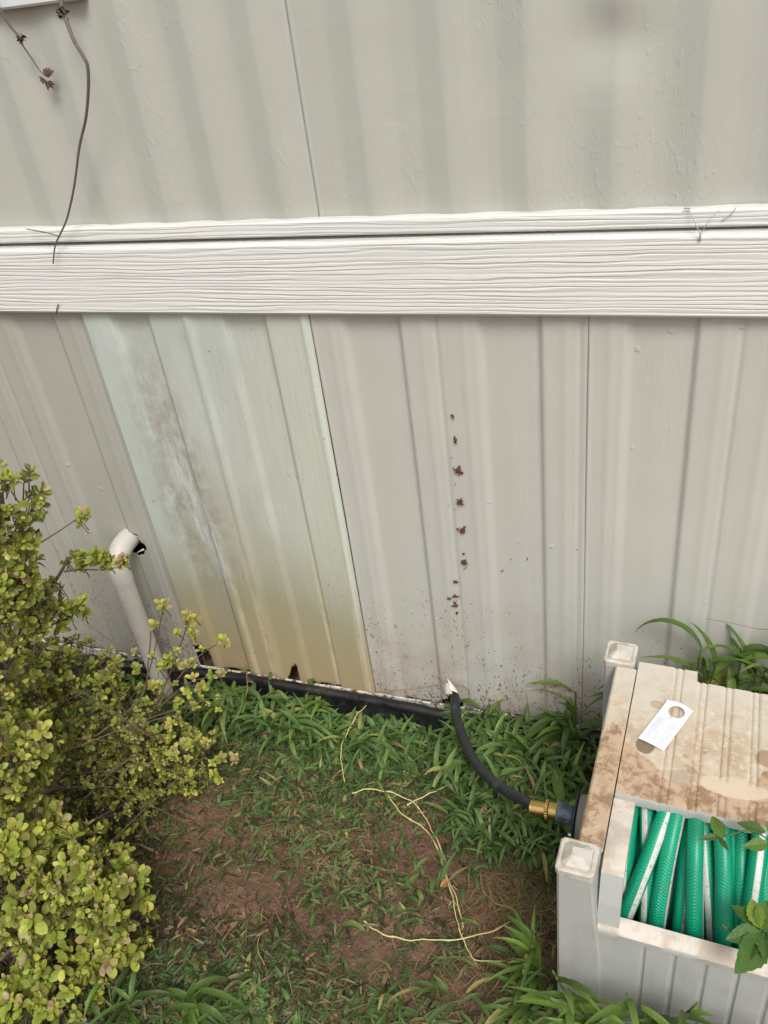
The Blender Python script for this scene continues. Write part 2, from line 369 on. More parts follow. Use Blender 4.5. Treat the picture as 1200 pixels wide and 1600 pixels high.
M['clip'] = leafmat('grass_clippings', [(0, (.040, .030, .016)), (.22, (.052, .058, .022)), (.42, (.072, .098, .028)), (.6, (.098, .132, .038)), (.74, (.15, .165, .06)), (.84, (.22, .17, .085)), (.93, (.13, .065, .036)), (1, (.34, .23, .10))], .5, .1)
M['vine'] = leafmat('vine_leaf', [(0, (.04, .085, .018)), (.5, (.085, .165, .035)), (1, (.20, .30, .04))], .42, .2, 1)
b = NB('bark'); M['bark'] = b.out(b.mix(b.noise(b.obj(), 120, 3), (.16, .105, .075), (.09, .06, .042)), .8)
b = NB('dry_grey_stem'); M['dry'] = b.out(b.mix(b.noise(b.obj(), 150, 3), (.165, .145, .14), (.09, .075, .07)), .8)
b = NB('husk'); M['husk'] = b.out(b.mix(b.noise(b.obj(), 300, 3), (.10, .055, .035), (.03, .02, .016)), .85)
b = NB('straw_stem'); M['straw'] = b.out(b.mix(b.noise(b.obj(), 40, 3), (.66, .54, .26), (.50, .43, .17)), .5)
b = NB('red_stem'); M['redstem'] = b.out(b.mix(b.noise(b.obj(), 40, 3), (.26, .13, .07), (.36, .25, .13)), .6)
b = NB('vine_residue'); M['rust'] = b.out(b.mix(b.noise(b.obj(), 260, 3), (.055, .022, .014), (.16, .06, .025)), .9)
b = NB('paper'); M['paper'] = b.out((.80, .83, .87), .5)
b = NB('print'); M['ink'] = b.out((.30, .33, .40), .6)
b = NB('torn_vinyl'); M['torn'] = b.out(b.mix(b.noise(b.obj(), 60, 3), (.74, .70, .62), (.55, .49, .42)), .6)
b = NB('thread'); M['thread'] = b.out((.42, .41, .39), .6)

def soil():
    b = NB('red_brown_soil'); ob = b.obj()
    n1 = b.noise(ob, 6, 5, .65, .3); n2 = b.noise(ob, 42, 5, .7, .4); n3 = b.noise(ob, 220, 4, .7)
    c = b.mix(b.mr(n2, .3, .7), (.155, .082, .048), (.31, .18, .112))
    c = b.mix(b.mr(b.noise(ob, 17, 5, .75, .5), .45, .62, 0, .55), c, (.070, .038, .024))
    c = b.mix(b.mr(n1, .42, .66, 0, .5), c, (.095, .052, .030))
    c = b.mix(b.mr(n3, .60, .75, 0, .5), c, (.29, .18, .12))
    c = b.mix(b.mr(b.noise(b.mapv(ob, (1, 1, 1), (9, 3, 0)), 11, 4, .6), .52, .64, 0, .45), c, (.10, .10, .045))
    h = b.math('ADD', b.math('MULTIPLY', n2, 1.0), b.math('MULTIPLY', n3, .35))
    return b.out(c, b.mr(n1, .35, .6, .38, .75), b.bump(h, .014, 1.0), .45)
M['soil'] = soil()

# ------------------------------------------------------------------ ground
def gz(x, y):
    return .013*noise.noise(Vector((x*5, y*5, 0))) + .005*noise.noise(Vector((x*17, y*17, 3))) + .0034*noise.noise(Vector((x*50, y*50, 7))) + .0016*noise.noise(Vector((x*130, y*130, 1)))
def axis(lo, hi, step, far):
    a = []; t = lo
    while t < hi: a.append(t); t += step
    a.append(hi); s = step; t = hi
    while t < far: s *= 1.35; t += s; a.append(t)
    s = step; t = lo
    while t > -far: s *= 1.35; t -= s; a.insert(0, t)
    return a
gx, gy = axis(-1.6, .5, .008, 60), axis(-1.0, .08, .008, 60)
g = MB()
for y in gy:
    for x in gx: g.vert((x, y, gz(x, y)))
W = len(gx)
for j in range(len(gy)-1):
    for i in range(W-1): g.face((j*W+i, j*W+i+1, (j+1)*W+i+1, (j+1)*W+i))
tag(g.build('ground', M['soil'], smooth=True), kind='structure')

# crawl space behind the skirting: floor of the house, back and end walls
g = MB(); X0, X1 = -2.56, 1.91
g.box((X0, .05, .872), (X1, 2.2, .90)); g.box((X0, 2.2, -.05), (X1, 2.24, .90)); g.box((X0-.04, .05, -.05), (X0, 2.24, .90)); g.box((X1, .05, -.05), (X1+.04, 2.24, .90))
tag(g.build('crawl_space', M['dark']), kind='structure')

# ------------------------------------------------------------------ walls
def smooth(a, b, t):
    t = max(0, min(1, (t-a)/(b-a))); return t*t*(3-2*t)
def skirt_profile(t):
    """depth towards the viewer over one 0.203 m period, t measured from a panel seam"""
    t = t % .203
    d = .0065*(1-smooth(.046, .058, t)) + .0065*smooth(.134, .142, t)
    d -= .0022*math.exp(-((t-.192)/.0028)**2) if t > .15 else 0
    d += .0012*math.exp(-((t-.172)/.006)**2) + .0012*math.exp(-((t-.030)/.006)**2) + .0008*math.exp(-((t-.097)/.02)**2)
    return d
def sheet(name, x0, x1, z0, z1, depth, mat, parent=None, nx=None, zs=None, hole=None, uoff=0.0, thick=.002, lap=0.0, tilt=None):
    m = MB(); nx = nx or max(2, int((x1-x0)/.003)); xs = [x0+(x1-x0)*i/nx for i in range(nx+1)]
    zs = zs or [z0+(z1-z0)*i/24 for i in range(25)]
    cx = (x0+x1)/2
    for z in zs:
        for x in xs:
            m.vert((x-cx, -depth(x, z), z-z0))
    for j in range(len(zs)-1):
        for i in range(nx):
            xm, zm = (xs[i]+xs[i+1])/2, (zs[j]+zs[j+1])/2
            if hole and hole(xm, zm): continue
            q = ((i, j), (i+1, j), (i+1, j+1), (i, j+1))
            m.face([b_*(nx+1)+a for a, b_ in q], tuple((xs[a]-uoff, zs[b_]) for a, b_ in q))
    o = m.build(name, mat, parent, smooth=True, flat_ang=50); o.location = (cx, 0, z0)
    s = o.modifiers.new('thickness', 'SOLIDIFY'); s.thickness = thick; s.offset = -1
    return o

def lip(x, a, wdt=.004, amt=.002): return amt*(1-smooth(0, wdt, abs(x-a)))
SEAM = -.9355; PW = .406
def zlist(z0, z1, fine_to, fs=.004, cs=.04):
    z = [z0]
    while z[-1] < fine_to: z.append(z[-1]+fs)
    while z[-1] < z1-cs: z.append(z[-1]+cs)
    z.append(z1); return z
def ragged(x, z, k=1.0): return noise.noise(Vector((x*120, z*120, 5)))*k
def bottom(x): return .040 + .006*noise.noise(Vector((x*7, 0, 3))) + .003*noise.noise(Vector((x*60, 0, 9)))
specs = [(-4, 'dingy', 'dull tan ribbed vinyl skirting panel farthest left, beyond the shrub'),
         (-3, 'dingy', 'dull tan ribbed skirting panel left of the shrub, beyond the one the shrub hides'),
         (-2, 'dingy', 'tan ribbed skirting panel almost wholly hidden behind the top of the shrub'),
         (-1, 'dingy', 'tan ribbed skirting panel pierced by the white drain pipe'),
         (0, 'bleached', 'bleached pale green skirting panel with brown stains and torn bottom corners'),
         (1, 'tan', 'tan ribbed skirting panel with a column of rusty vine marks'),
         (2, 'tan', 'tan ribbed skirting panel rising behind the hose reel box'),
         (3, 'tan', 'tan ribbed skirting panel to the right of the hose reel box'),
         (4, 'tan', 'tan ribbed skirting panel farthest right')]
pipe_c = aty(203, 838, 0)
hose_hole = aty(706, 1078, 0)
for k, mt, lab in specs:
    a = SEAM+PW*k; b_ = a+PW
    def dep(x, z, a=a, k=k):
        # each panel's left edge laps a little proud of its neighbour's right edge
        d = skirt_profile(x-a) + .0015*(1-smooth(0, .006, x-a)) + .0012*math.sin(z*7+k)
        if k == 0: d = .0085*(1-smooth(.050, .058, x-a)) + .0085*smooth(.118, .128, x-a) - .0075*smooth(.258, .266, x-a) + .0075*smooth(.326, .335, x-a) + .0013 + .004*math.exp(-((x-a-.195)/.008)**2) + .003*math.exp(-((x-a-.396)/.005)**2)
        if k == 0 or k == 2: pass
        return d
    if k == 0:
        def hole(x, z):
            if z < bottom(x)+.004: return True
            h1 = .012+.9*max(0, x-(-.925)) if x < -.885 else 0
            if x < -.897 and z < .092 + (x+.897)*-1.2 + ragged(x, z, .012) and x > -.936: return z < .112-.5*abs(x+.915) + ragged(x, z, .012)
            if -.728 < x < -.690 and z < .048 + .048*smooth(-.728, -.700, x)*(1 if x < -.694 else 0) + ragged(x, z, .008): return True
            return False
        zs = zlist(.03, .868, .13)
    elif k == -1:
        def hole(x, z):
            dx, dz = x-(pipe_c.x+.004), z-(pipe_c.z-.008)
            if abs(dx) < .06 and abs(dz) < .07:
                ang = math.atan2(dz, dx); r = .026 + .007*noise.noise(Vector((math.cos(ang)*2.5, math.sin(ang)*2.5, 1))) + (.007 if dz < 0 else 0)
                return dx*dx+dz*dz < r*r
            return z < bottom(x)
        zs = zlist(.03, .868, .045) ; zs = [z for z in zs if not (pipe_c.z-.08 < z < pipe_c.z+.08)]
        t = pipe_c.z-.08
        while t < pipe_c.z+.08: zs.append(t); t += .003
        zs.sort()
    elif k == 1:
        def hole(x, z):
            if abs(x-hose_hole.x) < .022 and z < .078 + ragged(x, z, .012) - 1.2*abs(x-hose_hole.x): return True
            return z < bottom(x)
        zs = zlist(.03, .868, .10)
    else:
        hole = lambda x, z: z < bottom(x)
        zs = zlist(.03, .868, .045)
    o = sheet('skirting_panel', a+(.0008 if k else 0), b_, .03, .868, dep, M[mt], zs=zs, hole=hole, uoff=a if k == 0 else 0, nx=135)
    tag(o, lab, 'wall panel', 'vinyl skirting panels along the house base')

hw = empty('house_wall', (-.3, .06, .85))
tag(hw, 'beige grooved house siding above the white wood grained trim board', 'house wall')
def P(o):   # parent keeping world place
    o.parent = hw; o.matrix_parent_inverse = Matrix.Translation(-Vector(hw.location)); return o
USEAM = -.4915
edges = [-.93-.19, -.9296, -.83, -.7293, -.636, -.542, -.4112, -.3015, -.2021, -.1003, -.0041, .097, .198, .30, .40, .50]
k_ = 1
while len(edges) < 40: edges.append(edges[-1]+.1016); edges.insert(0, edges[0]-.1016)
edges.sort()
def updepth(x, z):
    d = 0
    for e in edges:
        if e-.05 < x < e+.056:
            amp = .0062*(1+.35*noise.noise(Vector((e*31, 0, 0))))
            t = (x-(e-.034))/.034
            if t < 0: continue
            d += amp*(t**1.15 if x <= e else 1-smooth(e, e+.055, x))
    # a dent near the top right of the picture
    dx, dz = x-DENT.x, z-DENT.z
    d -= .010*math.exp(-((dx/.04)**2+(dz/.034)**2))
    return d
DENT = aty(960, 62, 0)
zsu = [.975+.02*i for i in range(10)]+[1.17+.010*i for i in range(26)]+[1.45+.05*i for i in range(24)]
for (xa, xb) in ((-2.93, -1.71), (-1.71, USEAM), (USEAM, .727), (.727, 1.95)):
    P(sheet('siding_panel', xa+.0012, xb, .975, 2.60, lambda x, z, xa=xa, xb=xb: updepth(x, z) + .0016*(1-smooth(0, .004, x-xa)) - .0016*(1-smooth(0, .004, xb-x)), M['upper'], zs=zsu))
def trimboard(name, x0, x1, z0, z1, y0, y1, e=.003):
    """board with eased edges, uv in metres on all faces, slightly wavy"""
    m = MB(); n = 60
    prof = [(y1, z0), (y0+e, z0), (y0, z0+e), (y0, z1-e), (y0+e, z1), (y1, z1)]
    for i in range(n+1):
        x = x0+(x1-x0)*i/n; wv = .0012*noise.noise(Vector((x*2.2, z0*9, 0)))
        for (y, z) in prof: m.vert((x, y, z+wv))
    for i in range(n):
        xa, xb = x0+(x1-x0)*i/n, x0+(x1-x0)*(i+1)/n
        for q in range(5):
            va, vb = prof[q][1]+prof[q][0], prof[q+1][1]+prof[q+1][0]
            m.face((i*6+q, (i+1)*6+q, (i+1)*6+q+1, i*6+q+1), ((xa, va), (xb, va), (xb, vb), (xa, vb)))
    m.face([q for q in range(6)][::-1]); m.face([n*6+q for q in range(6)])
    o = m.build(name, M['trim']); return P(o)
trimboard('trim_strip', -2.93, 1.95, .9655, .988, -.016, .03)
trimboard('trim_board', -2.93, 1.95, .8532, .9605, -.0235, .03, .0045)
m = MB(); m.box((-2.93, .004, .945), (1.95, .028, .975)); P(m.build('trim_backing', M['dark']))
# corner of the window surround top left
c0, c1 = aty(0, 17, -.02), aty(105, 2, -.02)
m = MB(); zb = (c0.z+c1.z)/2
m.box((c0.x-.9, -.020, zb), (c1.x+.02, .0, zb+.035), .003); m.box((c0.x-.9, -.014, zb+.0345), (c1.x+.02, .0, zb+.12), .003)
P(m.build('window_trim', M['wtrim']))

# bottom track and black edging
m = MB(); n = 240
for i in range(n+1):
    x = -2.5+4.4*i/n; zt = .049+.003*noise.noise(Vector((x*30, 0, 0)))+.002*noise.noise(Vector((x*120, 0, 4)))
    for (y, z) in ((-.013, .02), (-.0135, zt), (-.0095, zt+.001), (-.0095, .02)): m.vert((x, y, z))
for i in range(n):
    for q in range(3): m.face((i*4+q, (i+1)*4+q, (i+1)*4+q+1, i*4+q+1))
o = m.build('bottom_track', M['track']); tag(o, 'chipped cream bottom track running along the foot of the skirting', 'track')
edge_pts = [(-2.5, -.05), (-1.9, -.05), (-1.46, -.056), (-1.28, -.05), (-1.10, -.045), (-.98, -.034), (-.90, -.031), (-.80, -.029), (-.695, -.030), (-.6, -.031), (-.53, -.032), (-.45, -.036), (-.38, -.041), (-.30, -.036), (-.2, -.031), (.1, -.033), (.6, -.033), (1.9, -.035)]
def interp(pts, x):
    for (a, ya), (b, yb) in zip(pts, pts[1:]):
        if a <= x <= b: t = (x-a)/(b-a); t = t*t*(3-2*t); return ya+(yb-ya)*t
    return pts[-1][1]
m = MB(); n = 300; rows = []
for i in range(n+1):
    x = -2.5+4.4*i/n; y = interp(edge_pts, x)+.002*noise.noise(Vector((x*6, 1, 0))); zt = .052+.003*noise.noise(Vector((x*4, 5, 0)))
    ring = []
    for k in range(9):   # rounded bead
        a = math.pi*(-.35+1.45*k/8); ring.append((x, y-.0095*math.cos(a+math.pi)*-1*-1, zt+.0095*math.sin(a)))
    ring = [(x, y+.010*math.cos(math.radians(-40+220*k/8)), zt+.010*math.sin(math.radians(-40+220*k/8))) for k in range(9)]
    ring += [(x, y-.007, zt-.012), (x, y-.013, zt-.028), (x, y-.022, .0), (x, y-.026, -.03)]
    rows.append([m.vert(p) for p in ring])
for a, b_ in zip(rows, rows[1:]):
    for q in range(len(a)-1): m.face((a[q], a[q+1], b_[q+1], b_[q]))
o = m.build('lawn_edging', M['edging'], smooth=True); tag(o, 'black plastic lawn edging with a rounded top along the skirting foot', 'edging')

# ------------------------------------------------------------------ pipe
py = -.058
pt = aty(172, 862, py); px = pt.x+.006; pr = .0195
t = empty('drain_pipe', (px, py, 0)); tag(t, 'off white plastic drain pipe bending out of the skirting and down to the soil', 'pipe')
zt = pipe_c.z-.002
m = MB(); m.tube([(0, 0, -.02), (0, 0, .1), (0, 0, .2), (0, 0, zt-.05)], pr, 24); m.build('pipe_run', M['pipe'], t, True, 50)
m = MB(); pts = [(0, 0, zt-.062)]; rb = .040
for k in range(9):
    a = math.pi/2*k/8; pts.append((0, rb-rb*math.cos(a), zt-rb+rb*math.sin(a)))
pts.append((0, rb+.035, zt))
m.tube(pts, pr+.0018, 24); m.tube([(0, rb+.01, zt), (0, rb+.09, zt)], pr+.001, 24)
m.build('elbow', M['pipe'], t, True, 50)
# torn slivers round the hole
for k, (dx, dz, ex, ez, lb) in enumerate(((.018, .012, .036, .004, 'long pale sliver of torn vinyl pointing right from the drain pipe hole'), (.022, -.022, .008, -.027, 'short torn vinyl sliver across the dark gap under the drain pipe'))):
    m = MB()
    c_ = Vector((pipe_c.x+.004, -.004, pipe_c.z-.004)); p = c_+Vector((dx, 0, dz)); q = c_+Vector((ex, -.008, ez)); s_ = (q-p).cross(Vector((0, 1, 0))).normalized()*.0022
    i = [m.vert(p+s_), m.vert(p-s_), m.vert(q)]; m.face(i); i2 = [m.vert(p+s_+Vector((0, .001, 0))), m.vert(p-s_+Vector((0, .001, 0)))]; m.face((i[0], i2[0], i2[1], i[1]))
    tag(m.build('torn_sliver', M['torn']), lb, 'torn vinyl')

# ------------------------------------------------------------------ reel box
OX, OY, YAW = -.0922, -.5145, R(-2.9)
BW, BD = .60, .394
box = empty('hose_reel_box', (OX, OY, 0), YAW)
tag(box, 'grey plastic garden hose reel box with corner posts and a soil stained lid', 'hose reel')
PT = .378
def post(u, v, cn):
    m = MB(); rows = [(0, .004, -.008), (.12, .002, -.004), (.30, 0, 0), (PT-.014, 0, 0)]
    pw = .042; rings = []
    def ring(z, ins, e=.003):
        x0, x1, y0, y1 = u+ins, u+pw-ins, v+ins, v+pw-ins
        return [m.vert(p) for p in ((x0+e,y0,z),(x1-e,y0,z),(x1,y0+e,z),(x1,y1-e,z),(x1-e,y1,z),(x0+e,y1,z),(x0,y1-e,z),(x0,y0+e,z))]
    sp = .010 if u < .3 else 0
    def ringf(z, fl):   # flares inwards along the box at the foot
        r = ring(z, 0)
        for i in (1, 2, 3, 4): x, y, zz = m.v[r[i]]; m.v[r[i]] = (x+fl*(1 if u < .3 else 0), y, zz)
        for i in (0, 7, 6, 5): x, y, zz = m.v[r[i]]; m.v[r[i]] = (x-fl*(0 if u < .3 else 1), y, zz)
        return r
    rings = [ringf(0, .02), ringf(.20, .013), ringf(.30, .004), ringf(PT-.012, 0), ]
    for a, b2 in zip(rings, rings[1:]):
        for i in range(8): m.face((a[i], a[(i+1) % 8], b2[(i+1) % 8], b2[i]))
    m.face(rings[0][::-1]); m.face(rings[-1])
    m.build('post', M['reel'], box)
    m2 = MB(); old = m; 
    def rg(z, ins, e=.004):
        x0, x1, y0, y1 = u+ins, u+pw-ins, v+ins, v+pw-ins
        return [m2.vert(p) for p in ((x0+e,y0,z),(x1-e,y0,z),(x1,y0+e,z),(x1,y1-e,z),(x1-e,y1,z),(x0+e,y1,z),(x0,y1-e,z),(x0,y0+e,z))]
    rr = [rg(PT-.0118, -.0015), rg(PT-.0015, -.0018), rg(PT+.0004, 0.0002), rg(PT+.0004, .0030), rg(PT-.0010, .0036), rg(PT-.0010, .0042), rg(PT+.0012, .0050), rg(PT+.0095, .0150, .001)]
    for a, b2 in zip(rr, rr[1:]):
        for i in range(8): m2.face((a[i], a[(i+1) % 8], b2[(i+1) % 8], b2[i]))
    m2.face(rr[0][::-1]); m2.face(rr[-1])
    m2.build('post_cap', M['cap'], box)
for (u, v) in ((0, 0), (0, BD-.042), (BW-.042, 0), (BW-.042, BD-.042)): post(u, v, 0)
# side walls and their top rails
for s in (0, 1):
    def U(a): return a if s == 0 else BW-a
    m = MB()
    a, b2 = sorted((U(.020), U(.044))); m.box((a, .043, .02), (b2, BD-.043, .362), .002)
    m.build('side_panel', M['reel'], box)
    m = MB(); a, b2 = sorted((U(.017), U(.047))); m.box((a, .0425, .3622), (b2, BD-.0425, .3715), .0025)
    if s == 0:
        for vv in (.075, .335): m.lathe((.032, vv, .3714), (0, 0, 1), [(0, .006), (.0008, .0055), (.001, 0.003)], 16)
    m.build('side_rail', M['lid'], box)
# ledges beside the opening
for (a, b2) in ((.0475, .074), (BW-.074, BW-.0475)):
    m = MB()
    pr_ = [(.140, .3545), (.100, .352), (.050, .346), (.033, .340), (.018, .300), (.010, .264)]
    up = [[m.vert((x, v, z)) for (v, z) in pr_] for x in (a, b2)]
    dn = [[m.vert((x, v+.006, z-.012)) for (v, z) in pr_] for x in (a, b2)]
    for i in range(len(pr_)-1):
        m.face((up[0][i], up[0][i+1], up[1][i+1], up[1][i])); m.face((dn[1][i], dn[1][i+1], dn[0][i+1], dn[0][i]))
        m.face((up[1][i], up[1][i+1], dn[1][i+1], dn[1][i])); m.face((dn[0][i], dn[0][i+1], up[0][i+1], up[0][i]))
    m.build('opening_ledge', M['reel'], box)
# lid: ribbed, with a rear notch
LT = .3685
def lid_top(u, v):
    z = LT - .004*smooth(.20, .13, v) + .0012*math.sin(u*20)
    for k, gu in enumerate((.106, .140, .174, .209, .245, .281, .317, .353, .389, .425, .461, .497)):
        for off in (-.0045, .0045):
            long_ = (k < 2) or v > .185 or v < .163
            if long_: z -= .0023*math.exp(-((u-gu-off)/.0014)**2)
        if ((k < 2) or v > .185 or v < .163) and abs(u-gu) < .0045: z -= .0004
    return z
m = MB(); us = []; u = .0485
while u < BW-.0485: us.append(u); u += .0016
vs_ = [.131, .1325, .136]+[.14+.004*i for i in range(58)]+[.372]
vs_ = sorted(set(round(v, 4) for v in vs_))
def vmax(u): return .3705 if (u < .131 or u > BW-.131) else .349
grid = {}
for j, v in enumerate(vs_):
    for i, u in enumerate(us):
        vv = min(v, vmax(u)); z = lid_top(u, vv)
        if v <= .1311: z -= .004
        elif v < .134: z -= .001
        if v >= vmax(u): z -= .003
        grid[i, j] = m.vert((u, vv, z))
for j in range(len(vs_)-1):
    for i in range(len(us)-1):
        if min(vs_[j], vmax(us[i])) == min(vs_[j+1], vmax(us[i])) and min(vs_[j], vmax(us[i+1])) == min(vs_[j+1], vmax(us[i+1])): continue
        m.face((grid[i, j], grid[i+1, j], grid[i+1, j+1], grid[i, j+1]))
# edge skirts: front lip and rear edge
for jj, dz in ((0, -.014), (len(vs_)-1, -.02)):
    low = [m.vert((m.v[grid[i, jj]][0], m.v[grid[i, jj]][1]+(.0012 if jj == 0 else .0), m.v[grid[i, jj]][2]+dz)) for i in range(len(us))]
    for i in range(len(us)-1): m.face((grid[i, jj], low[i], low[i+1], grid[i+1, jj]) if jj == 0 else (grid[i, jj], grid[i+1, jj], low[i+1], low[i]))
m.box((.049, .134, .345), (BW-.049, .347, .352))
m.build('lid', M['lid'], box, True, 40)
m = MB(); m.box((.1315, .3535, .02), (BW-.1315, .3595, .356), .001); m.box((.0475, .3715, .02), (.1313, .377, .352), .001); m.box((BW-.1313, .3715, .02), (BW-.0475, .377, .352), .001)
m.build('rear_panel', M['reel'], box)
# front wall with vertical grooves and a sloping top rail
m = MB(); us = []; u = .0445
while u <= BW-.0440: us.append(u); u += .0012
def fdepth(u):
    d = 0
    for gu in [.1045+.0355*k for k in range(13)]: d += .0030*math.exp(-(abs(u-gu)/.0028)**4)
    return d
zs = [.0, .05, .056, .058, .12, .2, .255]
for z in zs:
    for u in us: m.vert((u, .006+fdepth(u)*(1 if z > .057 else 0)-(.006 if z <= .056 else 0)-.006*(.26-z)/.26, z))
W = len(us)
for j in range(len(zs)-1):
    for i in range(W-1): m.face((j*W+i, j*W+i+1, (j+1)*W+i+1, (j+1)*W+i))
m.build('front_panel', M['reel'], box, True, 40)
m = MB(); n = 40
for i in range(n+1):
    u = .0442+(BW-.0884)*i/n; s_ = .0006*noise.noise(Vector((u*30, 0, 0)))
    for (v, z) in ((.0045, .253), (.0042, .262+s_), (.007, .2655), (.024, .2700+s_), (.0255, .268), (.0255, .235), (.018, .235)): m.vert((u, v, z))
for i in range(n):
    for q in range(6): m.face((i*7+q, (i+1)*7+q, (i+1)*7+q+1, i*7+q+1))
m.face(range(7)); m.face([n*7+q for q in range(7)][::-1])
m.build('front_rail', M['reel'], box, True, 40)
# drum
AV, AW = .200, .195
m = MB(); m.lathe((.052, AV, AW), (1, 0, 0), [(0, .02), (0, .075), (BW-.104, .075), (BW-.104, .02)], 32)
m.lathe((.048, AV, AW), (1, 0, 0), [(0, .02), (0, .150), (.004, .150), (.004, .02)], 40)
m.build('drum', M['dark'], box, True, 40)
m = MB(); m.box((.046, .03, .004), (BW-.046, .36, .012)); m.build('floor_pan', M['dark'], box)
# inlet on the left side
m = MB(); m.lathe((.0205, AV+.005, AW), (-1, 0, 0), [(0, .034), (.029, .033), (.030, .031), (.030, .01)], 36); m.build('hub', M['hub'], box, True, 40)
ix = -.0105
m = MB(); m.lathe((ix, AV+.005, AW), (-1, 0, 0), [(0, .01), (0, .029), (.002, .031), (.004, .031), (.006, .012)], 36); m.build('flange', M['navy'], box, True, 40)
m = MB(); m.lathe((ix+.0008, AV+.005, AW), (-1, 0, 0), [(-.0018, .01), (-.0018, .026), (-.0003, .026), (-.0003, .01)], 36); m.lathe((ix-.006, AV-.015, AW-.020), (-1, 0, 0), [(0, .0035), (.004, .0035), (.0045, .002)], 12); m.build('washer', M['steel'], box, True, 40)
m = MB(); m.lathe((ix-.0055, AV+.005, AW), (-1, 0, 0), [(0, .013), (.002, .0145), (.016, .0145), (.024, .0155), (.026, .013), (.030, .012)], 10); m.build('inlet_socket', M['bluegrey'], box, False)
cs, sn = math.cos(YAW), math.sin(YAW)
def b2w(u, v, w_): return Vector((OX+cs*u-sn*v, OY+sn*u+cs*v, w_))

# green hose on the drum
hose = empty('garden_hose', b2w(.3, AV, AW), YAW)
tag(hose, 'bright green braided garden hose with white stripe coiled inside the reel box', 'garden hose')
def loop(m, um, A, Rr, stripe, r=.0106, wob=0, seed=0):
    pts = []; N = 84
    for k in range(N):
        th = 2*math.pi*k/N
        u_ = um - A*math.sin(th-R(138)) + .0013*math.sin(3*th+seed) + .0036*math.sin(2*th+seed*2.3)
        rad = Rr + .0015*math.sin(2*th+seed*1.7)
        pts.append(Vector((u_-.3, rad*math.cos(th), rad*math.sin(th))))
    # tube with its own frame, so that the stripe (uv u = 0.5) sits at a chosen angle
    base = len(m.v); n = 20; L = 0
    for i, p in enumerate(pts):
        tn = (pts[(i+1) % N]-pts[i-1]).normalized(); rd = Vector((0, p.y, p.z)).normalized(); rd = (rd-tn*rd.dot(tn)).normalized(); sd_ = tn.cross(rd)
        for k in range(n):
            a = 2*math.pi*k/n
            m.vert(p + (rd*math.cos(a)+sd_*math.sin(a))*r)
    off = stripe   # angle of the stripe as a fraction, 0 = facing outwards, + = towards the left
    seg = 2*math.pi*Rr/N
    for i in range(N):
        for k in range(n):
            k2, i2 = (k+1) % n, (i+1) % N
            def q(kk): 
                return (kk/n + .5 - off)
            sh = math.floor(q(k)+1e-6)
            u0, u1 = q(k)-sh, q(k+1)-sh
            m.face((base+i*n+k, base+i*n+k2, base+i2*n+k2, base+i2*n+k), ((u0, i*seg), (u1, i*seg), (u1, (i+1)*seg), (u0, (i+1)*seg)))
def ut(px_): return -.018+(px_-985)*.00075+.086
def ub(px_): return -.027+(px_-955)*.00073+.092
hm = MB()
wr = [(989, 970, .1465, .03), (1012, 1003, .1445, .06), (1037, 979, .1580, -.09), (1064, 1027, .1600, -.20), (1080, 1060, .1430, -.08), (1092, 1090, .1600, -.24),
      (1109, 1108, .1400, .04), (1126, 1129, .1590, .3), (1146, 1143, .1450, .5), (1163, 1153, .1440, .4), (1186, 1168, .1590, -.03), (1203, 1196, .146, .4)]
for k, (a, b2, rr, st) in enumerate(wr):
    u0, u1 = ut(a), ub(b2); loop(hm, (u0+u1)/2, (u0-u1)/.84, rr, st, seed=k)
u = (ut(1203)+.022)
k = 0
while u < BW-.07:
    loop(hm, u, random.Random(k).uniform(-.012, .02), .158 if k % 2 else .146, random.Random(k+9).uniform(0, 1), seed=k); u += .0185; k += 1
u = .064
k = 0
while u < BW-.06: loop(hm, u, .004, .1215, (.37*k) % 1, seed=k*2.1); u += .0218; k += 1
hm.build('hose_coil', M['hose'], hose, True)

# ------------------------------------------------------------------ lead-in hose
ctrl = [Vector((hose_hole.x+.001, .05, .055)), Vector((hose_hole.x+.004, .004, .066)), aty(711, 1092, -.028), atz(716, 1130, .092), atz(738, 1184, .115), atz(762, 1214, .137), atz(792, 1237, .160), atz(818, 1250, .178)]
end = b2w(ix-.066, AV+.004, AW-.003)
ctrl += [end]
def catmull(P_, n=10):
    P_ = [P_[0]]+P_+[P_[-1]]; out = []
    for i in range(1, len(P_)-2):
        for k in range(n):
            t = k/n; p0, p1, p2, p3 = P_[i-1:i+3]
            out.append(.5*((2*p1)+(p2-p0)*t+(2*p0-5*p1+4*p2-p3)*t*t+(3*p1-p0-3*p2+p3)*t**3))
    out.append(P_[-2]); return out
sup = empty('supply_hose', (hose_hole.x, -.02, 0)); tag(sup, 'short black rubber supply hose curving from the skirting to the reel box', 'hose')
def PW_(o, par): o.parent = par; o.matrix_parent_inverse = Matrix.Translation(-Vector(par.location)); return o
m = MB(); path = catmull(ctrl, 10); m.tube(path, .0086, 18); PW_(m.build('hose_tube', M['rubber'], None, True), sup)
ax = (b2w(ix-.03, AV+.005, AW)-end).normalized()
m = MB(); m.lathe(end-ax*.004, ax, [(0, .0095), (.0, .0112), (.004, .0108), (.012, .0112), (.018, .0105), (.022, .0105), (.022, .009)], 24)
m.build('ferrule', M['brass'], None, True, 40); PW_(bpy.data.objects['ferrule'], sup)
m = MB(); N = 48; o_ = end+ax*.0185; uu = ax.orthogonal().normalized(); vv = ax.cross(uu); rings = []
for (d, r_, kn) in ((0, .011, 0), (.0005, .0150, 1), (.0045, .0150, 1), (.006, .0130, 0), (.016, .0128, 0), (.0165, .0136, 0), (.020, .0136, 0), (.0205, .010, 0)):
    rings.append([m.vert(o_+ax*d+(uu*math.cos(2*math.pi*k/N)+vv*math.sin(2*math.pi*k/N))*(r_-(.0008 if kn and k % 2 else 0))) for k in range(N)])
